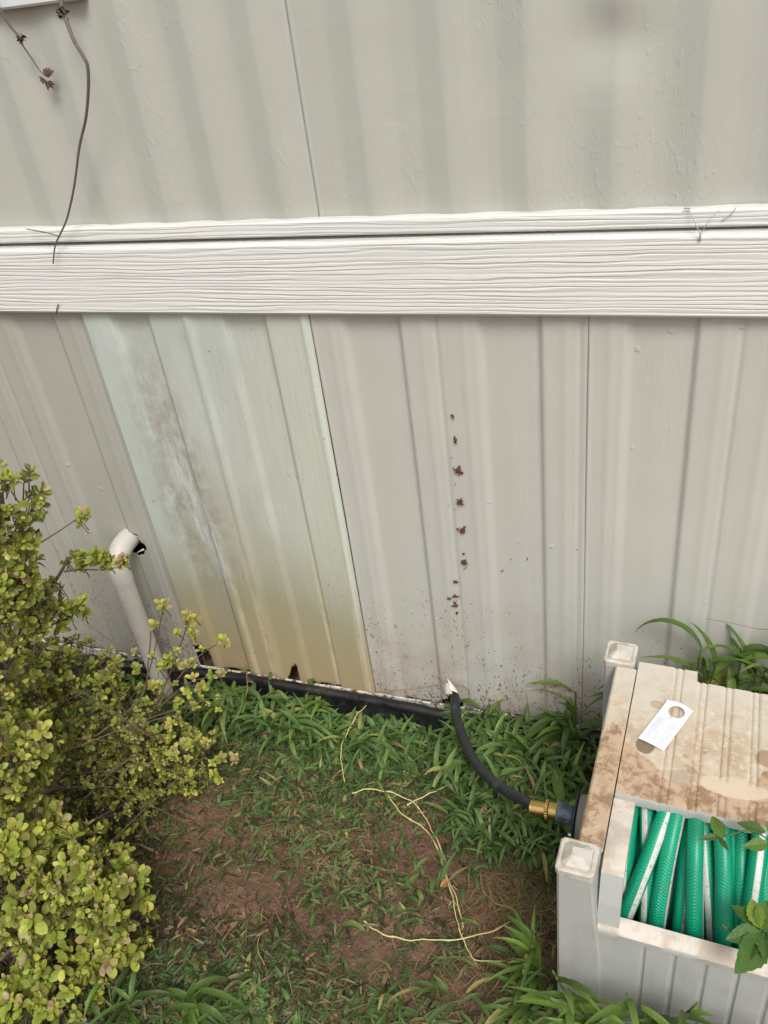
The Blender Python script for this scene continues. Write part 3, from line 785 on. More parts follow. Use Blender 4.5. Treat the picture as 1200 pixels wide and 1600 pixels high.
for a, b2 in zip(rings, rings[1:]):
    for k in range(N): m.face((a[k], a[(k+1) % N], b2[(k+1) % N], b2[k]))
m.face(rings[0][::-1]); m.face(rings[-1]); PW_(m.build('coupling_nut', M['brass'], None, True, 30), sup)
# torn flap of skirting over the hose
m = MB(); hp = aty(704, 1070, -.016)
for (pts) in ([(-.014, 0, -.004), (-.004, -.008, .012), (.003, -.012, .006), (.006, -.016, -.002), (-.004, -.014, -.006)], [(-.003, -.004, .016), (.008, -.010, .009), (.014, -.012, -.002), (.004, -.014, .004)]):
    f = [m.vert(hp+Vector(p)*1.25) for p in pts]; bk = [m.vert(hp+Vector(p)*1.25+Vector((.0006, .0014, -.0006))) for p in pts]
    m.face(f); m.face(bk[::-1])
    for i in range(len(f)): m.face((f[i], bk[i], bk[(i+1) % len(f)], f[(i+1) % len(f)]))
tag(m.build('torn_flap', M['torn']), 'curled cream vinyl flap torn up where the black hose comes out', 'torn vinyl')
# rusty wire on the bottom edge
wpts = catmull([aty(u, v, -.02) for u, v in ((586, 1082), (612, 1079), (640, 1077), (668, 1073), (700, 1068), (728, 1074), (733, 1086))], 8)
m = MB(); m.tube(wpts, .0011, 6); tag(m.build('vine_stem', M['redstem'], smooth=True), 'thin dark red stem lying along the foot of the skirting left of the black hose', 'stem')

# ------------------------------------------------------------------ paper tag
tg = empty('paper_tag', atz(1040, 1135, LT+.004)); tag(tg, 'white paper warning tag with a round hanging hole lying on the reel box lid', 'tag')
def onlid(u, v, dz=0): return atz(u, v, LT+.0030+dz)
q = [onlid(996, 1155), onlid(1038, 1172), onlid(1084, 1106), onlid(1044, 1098)]   # near-left, near-right, far-right, far-left
ori = q[0]; ey = ((q[3]+q[2])/2-(q[0]+q[1])/2); Lt = ey.length; ey.normalize(); ex = Vector((ey.y, -ey.x, 0)); Wt = abs((q[1]-q[0]).dot(ex))
cen = (q[0]+q[1])/2
def tp(a, b_, dz=0): # a across 0..1, b along 0..1
    return cen + ex*((a-.5)*Wt) + ey*(b_*Lt) + Vector((0, 0, dz + .0022*(b_-.2)**2*1.5 + .0012*math.sin(a*3)))
m = MB()
hc = (.55, .80); hr = .30*Wt
outer = []; N = 40
def outline(t):
    # point on the tag's rounded outline in direction t from the hole centre
    d = Vector((math.cos(t), math.sin(t)*1.0)); best = None
    x0, x1, y0, y1 = -hc[0]*Wt, (1-hc[0])*Wt, -hc[1]*Lt, (1-hc[1])*Lt
    ks = []
    if d.x > 1e-6: ks.append(x1/d.x)
    if d.x < -1e-6: ks.append(x0/d.x)
    if d.y > 1e-6: ks.append(y1/d.y)
    if d.y < -1e-6: ks.append(y0/d.y)
    k = min(ks); p = d*k
    return p
angs = sorted([2*math.pi*i/N for i in range(N)]+[math.atan2(y, x) % (2*math.pi) for x in (-hc[0]*Wt, (1-hc[0])*Wt) for y in (-hc[1]*Lt, (1-hc[1])*Lt)])
def loc2(p, dz=0): return tp(hc[0]+p.x/Wt, hc[1]+p.y/Lt, dz)-tg.location
inn, out_, inb, outb = [], [], [], []
for a in angs:
    pi_ = Vector((math.cos(a), math.sin(a)))*hr; po = outline(a)
    if po.y > 0 and abs(po.y-(1-hc[1])*Lt) < 1e-4: po = Vector((po.x, po.y-.0035*abs(po.x/(.5*Wt))**2))
    inn.append(m.vert(loc2(pi_, .0004))); out_.append(m.vert(loc2(po, .0004))); inb.append(m.vert(loc2(pi_))); outb.append(m.vert(loc2(po)))
N = len(angs)
slit = min(range(N), key=lambda i: abs(angs[i]-.05))
for i in range(N):
    k = (i+1) % N
    m.face((inn[i], out_[i], out_[k], inn[k])); m.face((inb[k], outb[k], outb[i], inb[i])); m.face((out_[i], outb[i], outb[k], out_[k])); m.face((inn[k], inb[k], inb[i], inn[i]))
m.build('tag_card', M['paper'], tg)
m = MB(); rnd = random.Random(4)
def inkquad(a0, a1, b0, b1):
    ii = [m.vert(tp(a, b_, .0007)-tg.location) for a, b_ in ((a0, b0), (a1, b0), (a1, b1), (a0, b1))]; m.face(ii)
for k in range(13):   # rows of small unreadable print, running along the tag
    a = .12+.062*k; b_ = .10 if k % 4 else .2
    lim = .58 if (k not in (5, 6, 7)) else .50
    if k in (3, 4): b_ = .22
    while b_ < lim:
        wl = rnd.uniform(.012, .035); inkquad(a, a+.024, b_, min(b_+wl, lim)); b_ += wl+.010
for (a0, b0, a1, b1) in ((.40, .62, .48, .675), (.48, .675, .56, .62), (.40, .62, .56, .62)):   # warning triangle outline
    p, q_ = Vector((a0, b0)), Vector((a1, b1)); n_ = Vector((-(q_-p).y*2, (q_-p).x)).normalized()*.006
    m.face([m.vert(tp(x.x, x.y, .0007)-tg.location) for x in (p-n_, q_-n_, q_+n_, p+n_)])
inkquad(.85, 1.0, .797, .803)
m.build('print', M['ink'], tg)

# ------------------------------------------------------------------ leaves and plants
def blade(m, root, d, L, wd, droop, rnd, tone, seg=6, fold=.25, twist=0):
    """lanceolate grass leaf that bends over under its own weight"""
    d = Vector(d).normalized(); p = Vector(root); side = d.cross(Vector((0, 0, 1)))
    if side.length < .1: side = Vector((rnd.uniform(-1, 1), rnd.uniform(-1, 1), 0))
    side.normalize(); prev = None
    for i in range(seg+1):
        t = i/seg; ww = wd*.5*(math.sin(math.pi*min(1, .18+t*.82))**.7)*(1 if t < .5 else (1-(t-.5)*1.1)**.6 if t < 1 else 0)
        if i == seg: ww = wd*.02
        nr = side.cross(d).normalized(); sd_ = side*math.cos(twist*t)+nr*math.sin(twist*t)
        a = m.vert(p-sd_*ww+nr*ww*fold*2); b_ = m.vert(p); c_ = m.vert(p+sd_*ww+nr*ww*fold*2)
        if prev: m.face((prev[0], prev[1], b_, a), c=tone); m.face((prev[1], prev[2], c_, b_), c=tone)
        prev = (a, b_, c_); p = p+d*(L/seg)
        d = (d+Vector((0, 0, -droop/seg))).normalized()
        if p.z < .004: p.z = .004; d.z = max(d.z, 0); d.normalize()
def oval_leaf(m, root, d, nrm, L, wd, tone, curl=.15, serr=False):
    d = Vector(d).normalized(); nrm = (Vector(nrm)-d*Vector(nrm).dot(d)).normalized(); s_ = d.cross(nrm)
    prof = [(.0, .08), (.25, .55), (.5, .92), (.72, 1), (.9, .68), (1, .05)]
    if serr: prof = [(0, .1), (.12, .62), (.15, .55), (.28, .95), (.31, .84), (.45, 1.0), (.48, .88), (.60, .88), (.63, .74), (.75, .62), (.78, .5), (.88, .36), (1, .02)]
    prev = None
    for (t, ww) in prof:
        c_ = Vector(root)+d*(L*t)+nrm*(-curl*L*t*t); h = ww*wd*.5
        a, b_, e = m.vert(c_-s_*h+nrm*h*.35), m.vert(c_), m.vert(c_+s_*h+nrm*h*.35)
        if prev: m.face((prev[0], prev[1], b_, a), c=tone); m.face((prev[1], prev[2], e, b_), c=tone)
        prev = (a, b_, e)
def sprig(m, sm, base, d, rnd, size=1.0, tone=.5, tspread=.12, n=None, stem=.03):
    """twig end with two whorls of small spoon-shaped leaves"""
    d = Vector(d).normalized(); a = d.orthogonal().normalized(); b_ = d.cross(a); n = n or rnd.randint(7, 10)
    ph = rnd.uniform(0, 6); szf = rnd.choice((.7, .8, .95, 1.05, 1.2))
    for i in range(n):
        ang = ph+i*2.4; el = .25+.9*i/n; r = a*math.cos(ang)+b_*math.sin(ang)
        dirn = r*math.cos(el)+d*math.sin(el); L = size*rnd.uniform(.010, .020)*(1-.35*i/n)*szf
        t = max(0, min(1, tone+rnd.gauss(0, tspread)+.12*i/n))
        if rnd.random() < .08: t = rnd.uniform(.74, .95)
        oval_leaf(m, Vector(base)-d*(size*.010*(1-i/n)), dirn, d-dirn*.2, L, L*rnd.uniform(.5, .62), t, rnd.uniform(-.1, .3))
    if sm and stem: sm.tube([Vector(base)-d*stem+Vector((0, 0, -stem*.3)), Vector(base)-d*stem*.4, base], [.0011*size, .0009*size, .0006*size], 5, cap=False)

# ---- shrub
rnd = random.Random(11)
shr = empty('azalea_shrub', (-.95, -.55, 0)); tag(shr, 'dense small leaved shrub, yellow green with pinkish tips, growing before the skirting', 'shrub')
lm, stm = MB(), MB()
def blob(u, v, y, r, n, size=1.0, tone=.45, up=.5, squash=1.0, inner=.35):
    c_ = aty(u, v, y)
    for _ in range(n):
        d = Vector((rnd.gauss(0, 1), rnd.gauss(0, 1), rnd.gauss(0, 1))).normalized()
        if d.y > .55 and rnd.random() < .6: d.y *= -1
        bump = 1+.22*noise.noise(d*2.2+c_*9)
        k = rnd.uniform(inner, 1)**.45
        p = c_+Vector((d.x, d.y, d.z*squash))*r*k*bump
        if p.z < .01: continue
        ax_ = (d+Vector((0, -.1, up))+Vector((rnd.gauss(0, .25), rnd.gauss(0, .25), rnd.gauss(0, .2))))
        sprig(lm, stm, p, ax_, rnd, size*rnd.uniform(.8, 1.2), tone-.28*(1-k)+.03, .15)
for a in [(-12, 800, -.36, .080, 150, 1.0, .40), (5, 900, -.38, .066, 90, 1, .36), (25, 985, -.36, .055, 55, 1, .34), (30, 1075, -.38, .085, 120, .9, .30), (-25, 1010, -.45, .09, 90, 1, .36),
          (60, 950, -.34, .045, 50, 1, .38), (95, 1040, -.31, .06, 80, .9, .36), (160, 1060, -.28, .045, 50, .85, .38), (60, 1110, -.34, .06, 70, .9, .33), (200, 1190, -.30, .07, 110, .7, .34), (260, 1215, -.28, .05, 80, .65, .48), (150, 1180, -.33, .07, 100, .7, .3), (300, 1215, -.27, .035, 40, .65, .58), (80, 1270, -.42, .07, 90, .85, .36), (130, 1110, -.31, .085, 120, .85, .33), (215, 1130, -.29, .075, 95, .8, .36), (275, 1165, -.28, .058, 80, .75, .52), (110, 1210, -.34, .095, 130, .7, .27), (235, 1220, -.31, .06, 75, .7, .30), (190, 1275, -.38, .06, 60, .75, .33),
          (5, 1180, -.52, .085, 120, 1.1, .42), (50, 1160, -.46, .05, 55, .9, .36), (15, 1290, -.56, .080, 110, 1.1, .48), (110, 1350, -.56, .07, 90, 1.05, .46), (45, 1390, -.60, .085, 120, 1.1, .45), (165, 1385, -.57, .072, 95, 1.05, .45),
          (100, 1460, -.62, .08, 110, 1.1, .45), (195, 1440, -.58, .055, 65, 1.0, .45), (20, 1500, -.66, .08, 110, 1.15, .46), (170, 1490, -.62, .048, 55, 1.05, .42), (60, 1570, -.70, .07, 90, 1.15, .46), (-10, 1620, -.74, .08, 100, 1.15, .46), (120, 1540, -.66, .05, 50, 1.1, .42)]:
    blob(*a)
# single sprays seen against the wall and the edging: (px, py, depth y, tone, size)
sprays = [(126, 803, -.30, .45, 1.1), (118, 812, -.30, .5, .8), (112, 872, -.27, .38, 1.1), (128, 865, -.27, .45, 1.2), (143, 862, -.27, .5, 1.2), (150, 875, -.27, .42, 1.2), (165, 868, -.26, .4, 1.1), (172, 880, -.26, .45, 1.1), (183, 876, -.26, .52, 1.2), (120, 882, -.27, .4, 1), (135, 880, -.27, .4, 1.1), (190, 870, -.26, .86, .9), (103, 878, -.28, .4, 1),
          (50, 905, -.31, .4, 1.2), (80, 905, -.31, .42, 1.2), (92, 918, -.31, .36, 1), (70, 945, -.31, .35, 1.1), (105, 945, -.30, .5, 1.2), (118, 950, -.30, .46, 1.1), (131, 938, -.30, .52, 1), (100, 962, -.30, .36, 1), (128, 960, -.30, .42, 1),
          (255, 943, -.24, .68, 1.0), (236, 976, -.24, .55, .9), (292, 962, -.23, .72, .9), (298, 972, -.23, .7, 1), (275, 990, -.23, .62, .9), (300, 985, -.23, .66, .9), (352, 998, -.22, .64, .9), (346, 1051, -.22, .72, 1), (313, 1075, -.22, .66, .9),
          (240, 1070, -.25, .7, 1), (298, 1030, -.23, .6, 1), (265, 1030, -.24, .55, 1), (240, 1075, -.24, .66, 1), (280, 1095, -.23, .6, .9), (310, 1170, -.24, .74, 1), (322, 1160, -.24, .76, 1), (290, 1145, -.24, .72, .9), (318, 1210, -.24, .7, .9), (345, 1268, -.26, .75, .8), (268, 1240, -.27, .6, 1), (365, 1185, -.25, .78, .8), (345, 1185, -.25, .74, .8),
          (320, 1238, -.27, .7, .8), (300, 1140, -.24, .7, 1), (138, 1003, -.29, .35, .9), (180, 1035, -.28, .35, .9), (215, 1045, -.27, .4, .9), (160, 1050, -.28, .38, 1), (100, 1040, -.30, .36, 1), (195, 1075, -.27, .42, .9)]
for (u, v, y, tn, sz) in sprays:
    p = aty(u, v, y)
    for k in range(2):
        sprig(lm, stm, p+Vector((rnd.gauss(0, .003), rnd.gauss(0, .003), rnd.gauss(0, .003))), (rnd.gauss(.15, .25), rnd.gauss(-.3, .25), 1), rnd, sz*.85, tn, .08, n=8, stem=.02)
for _ in range(75):    # loose yellow sprays on the side toward the lawn
    u, v = rnd.uniform(150, 345), rnd.uniform(1010, 1255)
    if u > 300 and v > 1230: continue
    y = -.235-.09*max(0, (v-1050))/200-.03*rnd.random()
    p = aty(u, v, y)
    if p.z < .02: continue
    sprig(lm, stm, p, (rnd.gauss(.25, .3), rnd.gauss(-.3, .3), 1), rnd, rnd.uniform(.55, .95), rnd.uniform(.42, .74), .09, n=8, stem=.035)
# main branches and the visible stalks
root = Vector((-.95, -.52, 0))
def br(pts, r0, r1):
    pts = catmull([Vector(p) for p in pts], 6); n = len(pts)
    stm.tube(pts, [r0+(r1-r0)*i/(n-1) for i in range(n)], 7)
W3 = lambda u, v, y: aty(u, v, y)
br([root, W3(-20, 1150, -.42), W3(10, 1000, -.38), W3(5, 850, -.37), W3(0, 760, -.36)], .008, .003)
br([W3(-10, 1050, -.40), W3(45, 965, -.34), W3(75, 925, -.31), W3(100, 885, -.29), W3(105, 870, -.28)], .004, .0018)
br([W3(100, 893, -.29), W3(130, 890, -.275), W3(165, 890, -.265), W3(188, 884, -.26)], .0016, .001)
br([W3(40, 1030, -.36), W3(70, 985, -.32), W3(100, 968, -.30), W3(128, 952, -.30)], .0018, .001)
br([W3(60, 850, -.34), W3(95, 828, -.31), W3(118, 812, -.30)], .0012, .0008)
br([W3(150, 1150, -.36), W3(220, 1090, -.28), W3(233, 1020, -.245), W3(236, 980, -.24)], .0018, .0009)
br([W3(225, 1080, -.27), W3(243, 1010, -.245), W3(255, 950, -.24)], .0014, .0009)
br([W3(230, 1130, -.29), W3(262, 1060, -.25), W3(285, 1000, -.235), W3(294, 970, -.23)], .0018, .0009)
br([W3(240, 1110, -.28), W3(300, 1035, -.24), W3(350, 1000, -.22)], .0014, .0009)
br([W3(235, 1120, -.28), W3(290, 1070, -.24), W3(343, 1055, -.22)], .0014, .0009)
br([W3(150, 1280, -.42), W3(240, 1230, -.30), W3(300, 1190, -.26), W3(320, 1165, -.24)], .0025, .001)
br([W3(120, 1290, -.45), W3(230, 1262, -.33), W3(345, 1270, -.27)], .0022, .001)
br([W3(130, 1250, -.40), W3(220, 1180, -.33), W3(300, 1240, -.28)], .0022, .001)
br([root, W3(60, 1250, -.44), W3(150, 1230, -.36), W3(250, 1250, -.31), W3(315, 1212, -.26)], .006, .0012)
br([root, W3(90, 1300, -.5), W3(160, 1380, -.55), W3(200, 1440, -.57)], .006, .002)
br([root, W3(0, 1350, -.57), W3(0, 1520, -.66), W3(45, 1460, -.64)], .006, .002)
br([W3(0, 1500, -.70), W3(25, 1475, -.67), W3(45, 1455, -.64)], .0028, .0022)
for _ in range(30):   # fine inner twigs
    a = W3(rnd.uniform(20, 260), rnd.uniform(1090, 1290), rnd.uniform(-.42, -.30)); d = Vector((rnd.gauss(.05, .07), rnd.gauss(.0, .05), rnd.gauss(.02, .04)))
    br([a-d, a+Vector((0, 0, .006)), a+d], .0010, .0005)
def toshr(o): return PW_(o, shr)
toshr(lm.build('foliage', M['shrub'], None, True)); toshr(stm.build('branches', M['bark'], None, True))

# ---- grass and clippings (stuff)
rnd = random.Random(5)
def pxof(x, y, z=0):
    d = Vector((x, y, z))-CAM; f = d.dot(FW); return 600+FPX*d.dot(RI)/f, 800+FPX*d.dot(DN)/f
BARE = [(-.345, -.28, .10, .07), (-.30, -.20, .08, .05), (-.25, -.42, .09, .09), (-.62, -.36, .08, .045), (-.55, -.47, .10, .04), (-.30, -.50, .10, .05), (-.42, -.43, .04, .04), (-.20, -.30, .05, .08)]
bare_px = [((660, 1330), 95, 75), ((770, 1290), 80, 65), ((760, 1430), 85, 75), ((385, 1400), 120, 55), ((330, 1270), 70, 45), ((800, 1530), 110, 70), ((520, 1450), 70, 36), ((570, 1500), 90, 30), ((740, 1240), 70, 45), ((680, 1540), 80, 35)]
def bareness(x, y):
    u, v = pxof(x, y); b_ = 0
    for (c_, rx, ry) in bare_px:
        q = ((u-c_[0])/rx)**2+((v-c_[1])/ry)**2
        b_ = max(b_, math.exp(-q*.9))
    return b_
cm = MB(); cnt = 0
while cnt < 27000:
    x, y = rnd.uniform(-1.25, .45), rnd.uniform(-.95, -.05)
    dn_ = .62+.9*noise.noise(Vector((x*7, y*7, 2)))+.4*noise.noise(Vector((x*24, y*24, 5)))
    b_ = bareness(x, y)
    if rnd.random() > (dn_ if dn_ > .12 else .12)*(1-.97*min(1, 1.25*b_)): continue
    cnt += 1
    a = rnd.uniform(0, 6.28)+noise.noise(Vector((x*9, y*9, 8)))*2; L = rnd.uniform(.012, .036); wd = rnd.uniform(.0026, .0062)
    g2 = noise.noise(Vector((x*5, y*5, 20)))
    t = .45+.42*g2+.25*noise.noise(Vector((x*20, y*20, 31)))+rnd.gauss(0, .13)
    if rnd.random() < .16: t = rnd.uniform(.78, 1)
    elif rnd.random() < .2: t = rnd.uniform(0, .12)
    zc = gz(x, y)+rnd.uniform(.002, .009)
    blade(cm, (x, y, zc), (math.cos(a), math.sin(a), rnd.uniform(-.15, .45)), L, wd, rnd.uniform(.3, 1.6), rnd, max(0, min(1, t)), 3, .15, rnd.uniform(-1, 1))
for _ in range(5200):   # hair-thin dead straw
    x, y = rnd.uniform(-1.1, .4), rnd.uniform(-.9, -.05)
    if rnd.random() < .35: x, y = rnd.gauss(-.16, .05), rnd.gauss(-.33, .10)
    a = rnd.uniform(0, 6.28); L = rnd.uniform(.012, .05)
    blade(cm, (x, y, gz(x, y)+rnd.uniform(.002, .010)), (math.cos(a), math.sin(a), rnd.uniform(0, .5)), L, rnd.uniform(.0006, .0014), rnd.uniform(.5, 2), rnd, rnd.choice((.86, .9, .95, 1, .8)), 4, .1)
for _ in range(13000):   # small flakes of dead leaf
    x, y = rnd.uniform(-1.15, .40), rnd.uniform(-.92, -.05)
    a = rnd.uniform(0, 6.28); L = rnd.uniform(.003, .009)
    blade(cm, (x, y, gz(x, y)+rnd.uniform(.001, .005)), (math.cos(a), math.sin(a), rnd.uniform(-.3, .5)), L, rnd.uniform(.0010, .0034), rnd.uniform(.2, 1.5), rnd, rnd.choice((.0, .05, .82, .86, .9, .93, .93, .97, 1, .3)), 2, .2)
km = MB()
for _ in range(7000):   # crumbs of soil
    x, y = rnd.uniform(-1.1, .4), rnd.uniform(-.95, -.05)
    r_ = .0009+.0028*rnd.random()**3; o_ = Vector((x, y, gz(x, y)+r_*.3)); i0 = [km.vert(o_+Vector(p)*r_*rnd.uniform(.7, 1.3)) for p in ((1, 0, 0), (0, 1, 0), (-1, 0, 0), (0, -1, 0), (0, 0, .8), (0, 0, -.8))]
    for q in ((0, 1, 4), (1, 2, 4), (2, 3, 4), (3, 0, 4)): km.face([i0[a_] for a_ in q])
tag(km.build('soil_crumbs', M['soil'], smooth=True), 'fine crumbs of red brown soil lying loose on the ground', 'soil', kind='stuff')
tag(cm.build('grass_clippings', M['clip'], smooth=False), 'olive cut grass blades and straw strewn over the bare red soil', 'grass', kind='stuff')

gm = MB()
def greenness(u, v, x, y):
    """how much upright green grass grows here (worked out from where the photo shows it)"""
    g_ = 0
    if -1.3 < x < -.08: g_ = max(g_, smooth(-.22, -.08, y)*(1.0 if x > -.98 else .5))
    if -.34 < x < -.06: g_ = max(g_, smooth(-.34, -.22, y)*smooth(-.34, -.28, x)*.9)
    for (c_, rx, ry, k) in (((560, 1215), 110, 60, .55), ((430, 1240), 60, 50, .35), ((330, 1100), 60, 90, .7), ((330, 1570), 150, 60, .9), ((560, 1590), 120, 40, .3), ((600, 1400), 120, 50, .16), ((960, 1590), 130, 50, .8)):
        g_ = max(g_, k*math.exp(-(((u-c_[0])/rx)**2+((v-c_[1])/ry)**2)))
    return g_
cnt = 0
while cnt < 4600:
    x, y = rnd.uniform(-1.25, .45), rnd.uniform(-.85, -.035)
    if -.66 < x < -.40 and y > -.066: continue
    if -.80 < x <= -.66 and y > -.062 and rnd.random() < .7: continue
    if -1.03 < x < -.92 and y > -.12: continue
    if x > -.10 and y > -.53: 
        if y < -.10: continue
    u, v = pxof(x, y); k = greenness(u, v, x, y)*(.55+.9*max(0, .5+noise.noise(Vector((x*14, y*14, 1)))))
    if rnd.random() > k: continue
    cnt += 1
    a = rnd.uniform(0, 6.28); tall = smooth(-.22, -.05, y) if x < -.34 else 1
    L = rnd.uniform(.020, .052)*(.75+.35*tall); wd = rnd.uniform(.0036, .0085)
    t = .5+.25*noise.noise(Vector((x*9, y*9, 3)))+rnd.gauss(0, .14)
    if rnd.random() < .05: t = rnd.uniform(.92, 1)
    z0 = gz(x, y)+rnd.uniform(0, .035 if x < -.36 else .07)*tall
    blade(gm, (x, y, z0), (math.cos(a), math.sin(a)-.1, rnd.uniform(.2, 1.3)), L, wd, rnd.uniform(.8, 2.4), rnd, max(0, min(1, t)), 5, .22, rnd.uniform(-.5, .5))
for _ in range(520):   # taller weeds leaning over the edging
    x = rnd.uniform(-.95, -.44) if rnd.random() < .55 else rnd.uniform(-.36, -.10)
    y = rnd.uniform(-.135, -.052) if x < -.4 else rnd.uniform(-.20, -.045)
    a = rnd.uniform(0, 6.28); z0 = gz(x, y)+rnd.uniform(.005, .045 if x < -.4 else .07)*(.55 if -.62 < x < -.42 else 1)
    blade(gm, (x, y, z0), (math.cos(a), math.sin(a)*.8-.05, rnd.uniform(.3, 1.6)), rnd.uniform(.04, .075), rnd.uniform(.006, .0115), rnd.uniform(.8, 2.4), rnd, max(0, min(1, .66+rnd.gauss(0, .16))), 7, .25, rnd.uniform(-.5, .5))
tag(gm.build('grass', M['grass'], smooth=True), 'low broad bladed green grass growing along the foot of the skirting', 'grass', kind='stuff')

# ---- broad-leaved grass clumps (things)
def clump(loc, n, L, wd, rnd, spread=.02, tone=.55, up=(.4, 1.4), dirs=None, droop=(1.0, 2.2), away=None):
    t = empty('crabgrass_clump', (loc[0], loc[1], 0)); f = MB(); s_ = MB()
    stems = []
    for k in range(max(2, n//4)):
        a = rnd.uniform(0, 6.28); top = Vector((math.cos(a)*spread*1.6, math.sin(a)*spread*1.6, loc[2]*rnd.uniform(.5, 1)+.012)); top.y = min(top.y, .03) if loc[2] > .3 else top.y; top.y *= (.4 if loc[2] > .3 else 1); b0 = Vector((math.cos(a)*spread*.4, math.sin(a)*spread*.2, .0))
        if away:   # grows away from the wall of the box
            n_ = Vector((away[0], away[1], 0)); k2 = top.dot(n_)
            top -= n_*k2*(1.3 if k2 < 0 else .6)
        s_.tube(catmull([b0, (b0+top)/2+Vector((0, 0, .006)), top], 4), .0014, 6); stems.append((b0, top))
    for k in range(n):
        b0, top = stems[k % len(stems)]; q = rnd.uniform(.25, 1); p = b0.lerp(top, q if loc[2] < .16 else .5+.5*q); a = rnd.uniform(0, 6.28)
        d = (math.cos(a), math.sin(a), rnd.uniform(*up))
        if dirs and k < len(dirs): d = dirs[k]
        d = Vector(d)
        if away:
            n_ = Vector((away[0], away[1], 0)); k2 = d.dot(n_)
            if k2 < .08: d -= n_*(1.5*k2-.1)
        elif loc[2] > .3: d.y *= .3
        blade(f, p, d, L*rnd.uniform(.45, 1.15), wd*rnd.uniform(.55, 1.1), rnd.uniform(*droop), rnd, max(0, min(1, tone+rnd.gauss(0, .16))), 9, .25, rnd.uniform(-.5, .5))
    f.build('leaves', M['bgrass'], t, True); s_.build('stems', M['bgrass'], t, True)
    return t
G = 'broad leaved grass clumps'
rc = random.Random(21)
tag(clump((.045, -.062, .345), 30, .13, .0135, rc, .055, .65, (.5, 1.8), [(-1, -.1, 1.2), (-.4, 0, 2.2), (1, -.1, .6), (-1, -.2, .25), (1, -.3, 1)], (1.6, 3.4)), 'tall arching crabgrass clump between the skirting and the back of the reel box', 'grass clump', G)
tag(clump((.125, -.062, .35), 34, .14, .014, rc, .07, .6, (.5, 1.6), [(-1, -.1, .8), (-1, 0, .35), (1, -.2, .8), (-.6, -.3, 1.6)], (1.6, 3.2)), 'arching crabgrass clump behind the reel box lid at the right edge of the picture', 'grass clump', G)
tag(clump((.20, -.065, .35), 22, .14, .016, rc, .06, .55, (.4, 1.6)), 'crabgrass clump behind the reel box, farthest right', 'grass clump', G)
p = atz(985, 1590, .03); p.y = -.545
tag(clump((p.x-.01, p.y-.003, .23), 80, .082, .0120, rc, .055, .58, (.4, 1.6), [(-.2, .1, 3), (1, 0, .8), (-1, 0, .7), (.8, -.4, .9)], (.6, 1.8), (0, -1)), 'leafy crabgrass clump in front of the ribbed front panel of the reel box', 'grass clump', G)
p = atz(1080, 1610, .03); p.y = -.55
tag(clump((p.x-.01, p.y-.003, .23), 66, .080, .0115, rc, .05, .55, (.2, 1.6), None, (.8, 2.0), (0, -1)), 'low crabgrass clump at the bottom right, before the reel box', 'grass clump', G)
p = atz(880, 1570, .0); p.y -= .01
tag(clump((p.x-.035, p.y-.0, .12), 34, .085, .010, rc, .03, .6, (.8, 2.2), [(-1, .5, 1.3), (-.5, .6, 1.8), (-.2, -1, .8)], (1, 2.2), (-1, 0)), 'bright crabgrass clump at the foot of the front left post of the reel box', 'grass clump', G)
p = atz(860, 1300, 0)
tag(clump((p.x, p.y, .075), 14, .10, .017, rc, .016, .70, (.2, 1.0), [(-1, .0, .5), (-1, -.5, .4), (-.6, -1, .4), (-.3, .8, .9)], (.8, 1.8)), 'wide leaved grass clump under the brass hose coupling', 'grass clump', G)
p = atz(905, 1190, 0)
tag(clump((p.x-.01, p.y, .14), 26, .10, .012, rc, .03, .5, (.4, 1.4), None, (1.0, 2.2), (-1, 0)), 'dark green grass clump against the left side of the reel box', 'grass clump', G)
p = atz(790, 1130, 0)
tag(clump((p.x, p.y, .08), 22, .085, .012, rc, .035, .55), 'green grass clump by the skirting just right of the black hose', 'grass clump', G)
p = atz(850, 1190, 0)
tag(clump((p.x, p.y, .10), 24, .095, .012, rc, .04, .5), 'green grass clump midway between the black hose and the reel box', 'grass clump', G)
p = atz(480, 1130, 0)
tag(clump((p.x, p.y, .05), 16, .08, .012, rc, .025, .6), 'grass clump in front of the torn bottom of the bleached panel', 'grass clump', G)
p = atz(365, 1120, 0)
tag(clump((p.x, p.y, .06), 18, .08, .012, rc, .025, .6), 'grass clump beside the shrub, left of the bleached panel\'s torn bottom', 'grass clump', G)
p = atz(260, 1600, 0)
tag(clump((p.x, p.y, .05), 26, .10, .0105, rc, .04, .42, (.1, .8), [(1, .2, .5), (1, -.1, .4), (.8, .6, .5)]), 'flattened dark green grass clump at the lower edge of the shrub', 'grass clump', G)
p = atz(180, 1590, 0)
tag(clump((p.x, p.y, .05), 14, .08, .009, rc, .03, .4), 'dark green grass clump under the nearest corner of the shrub', 'grass clump', G)

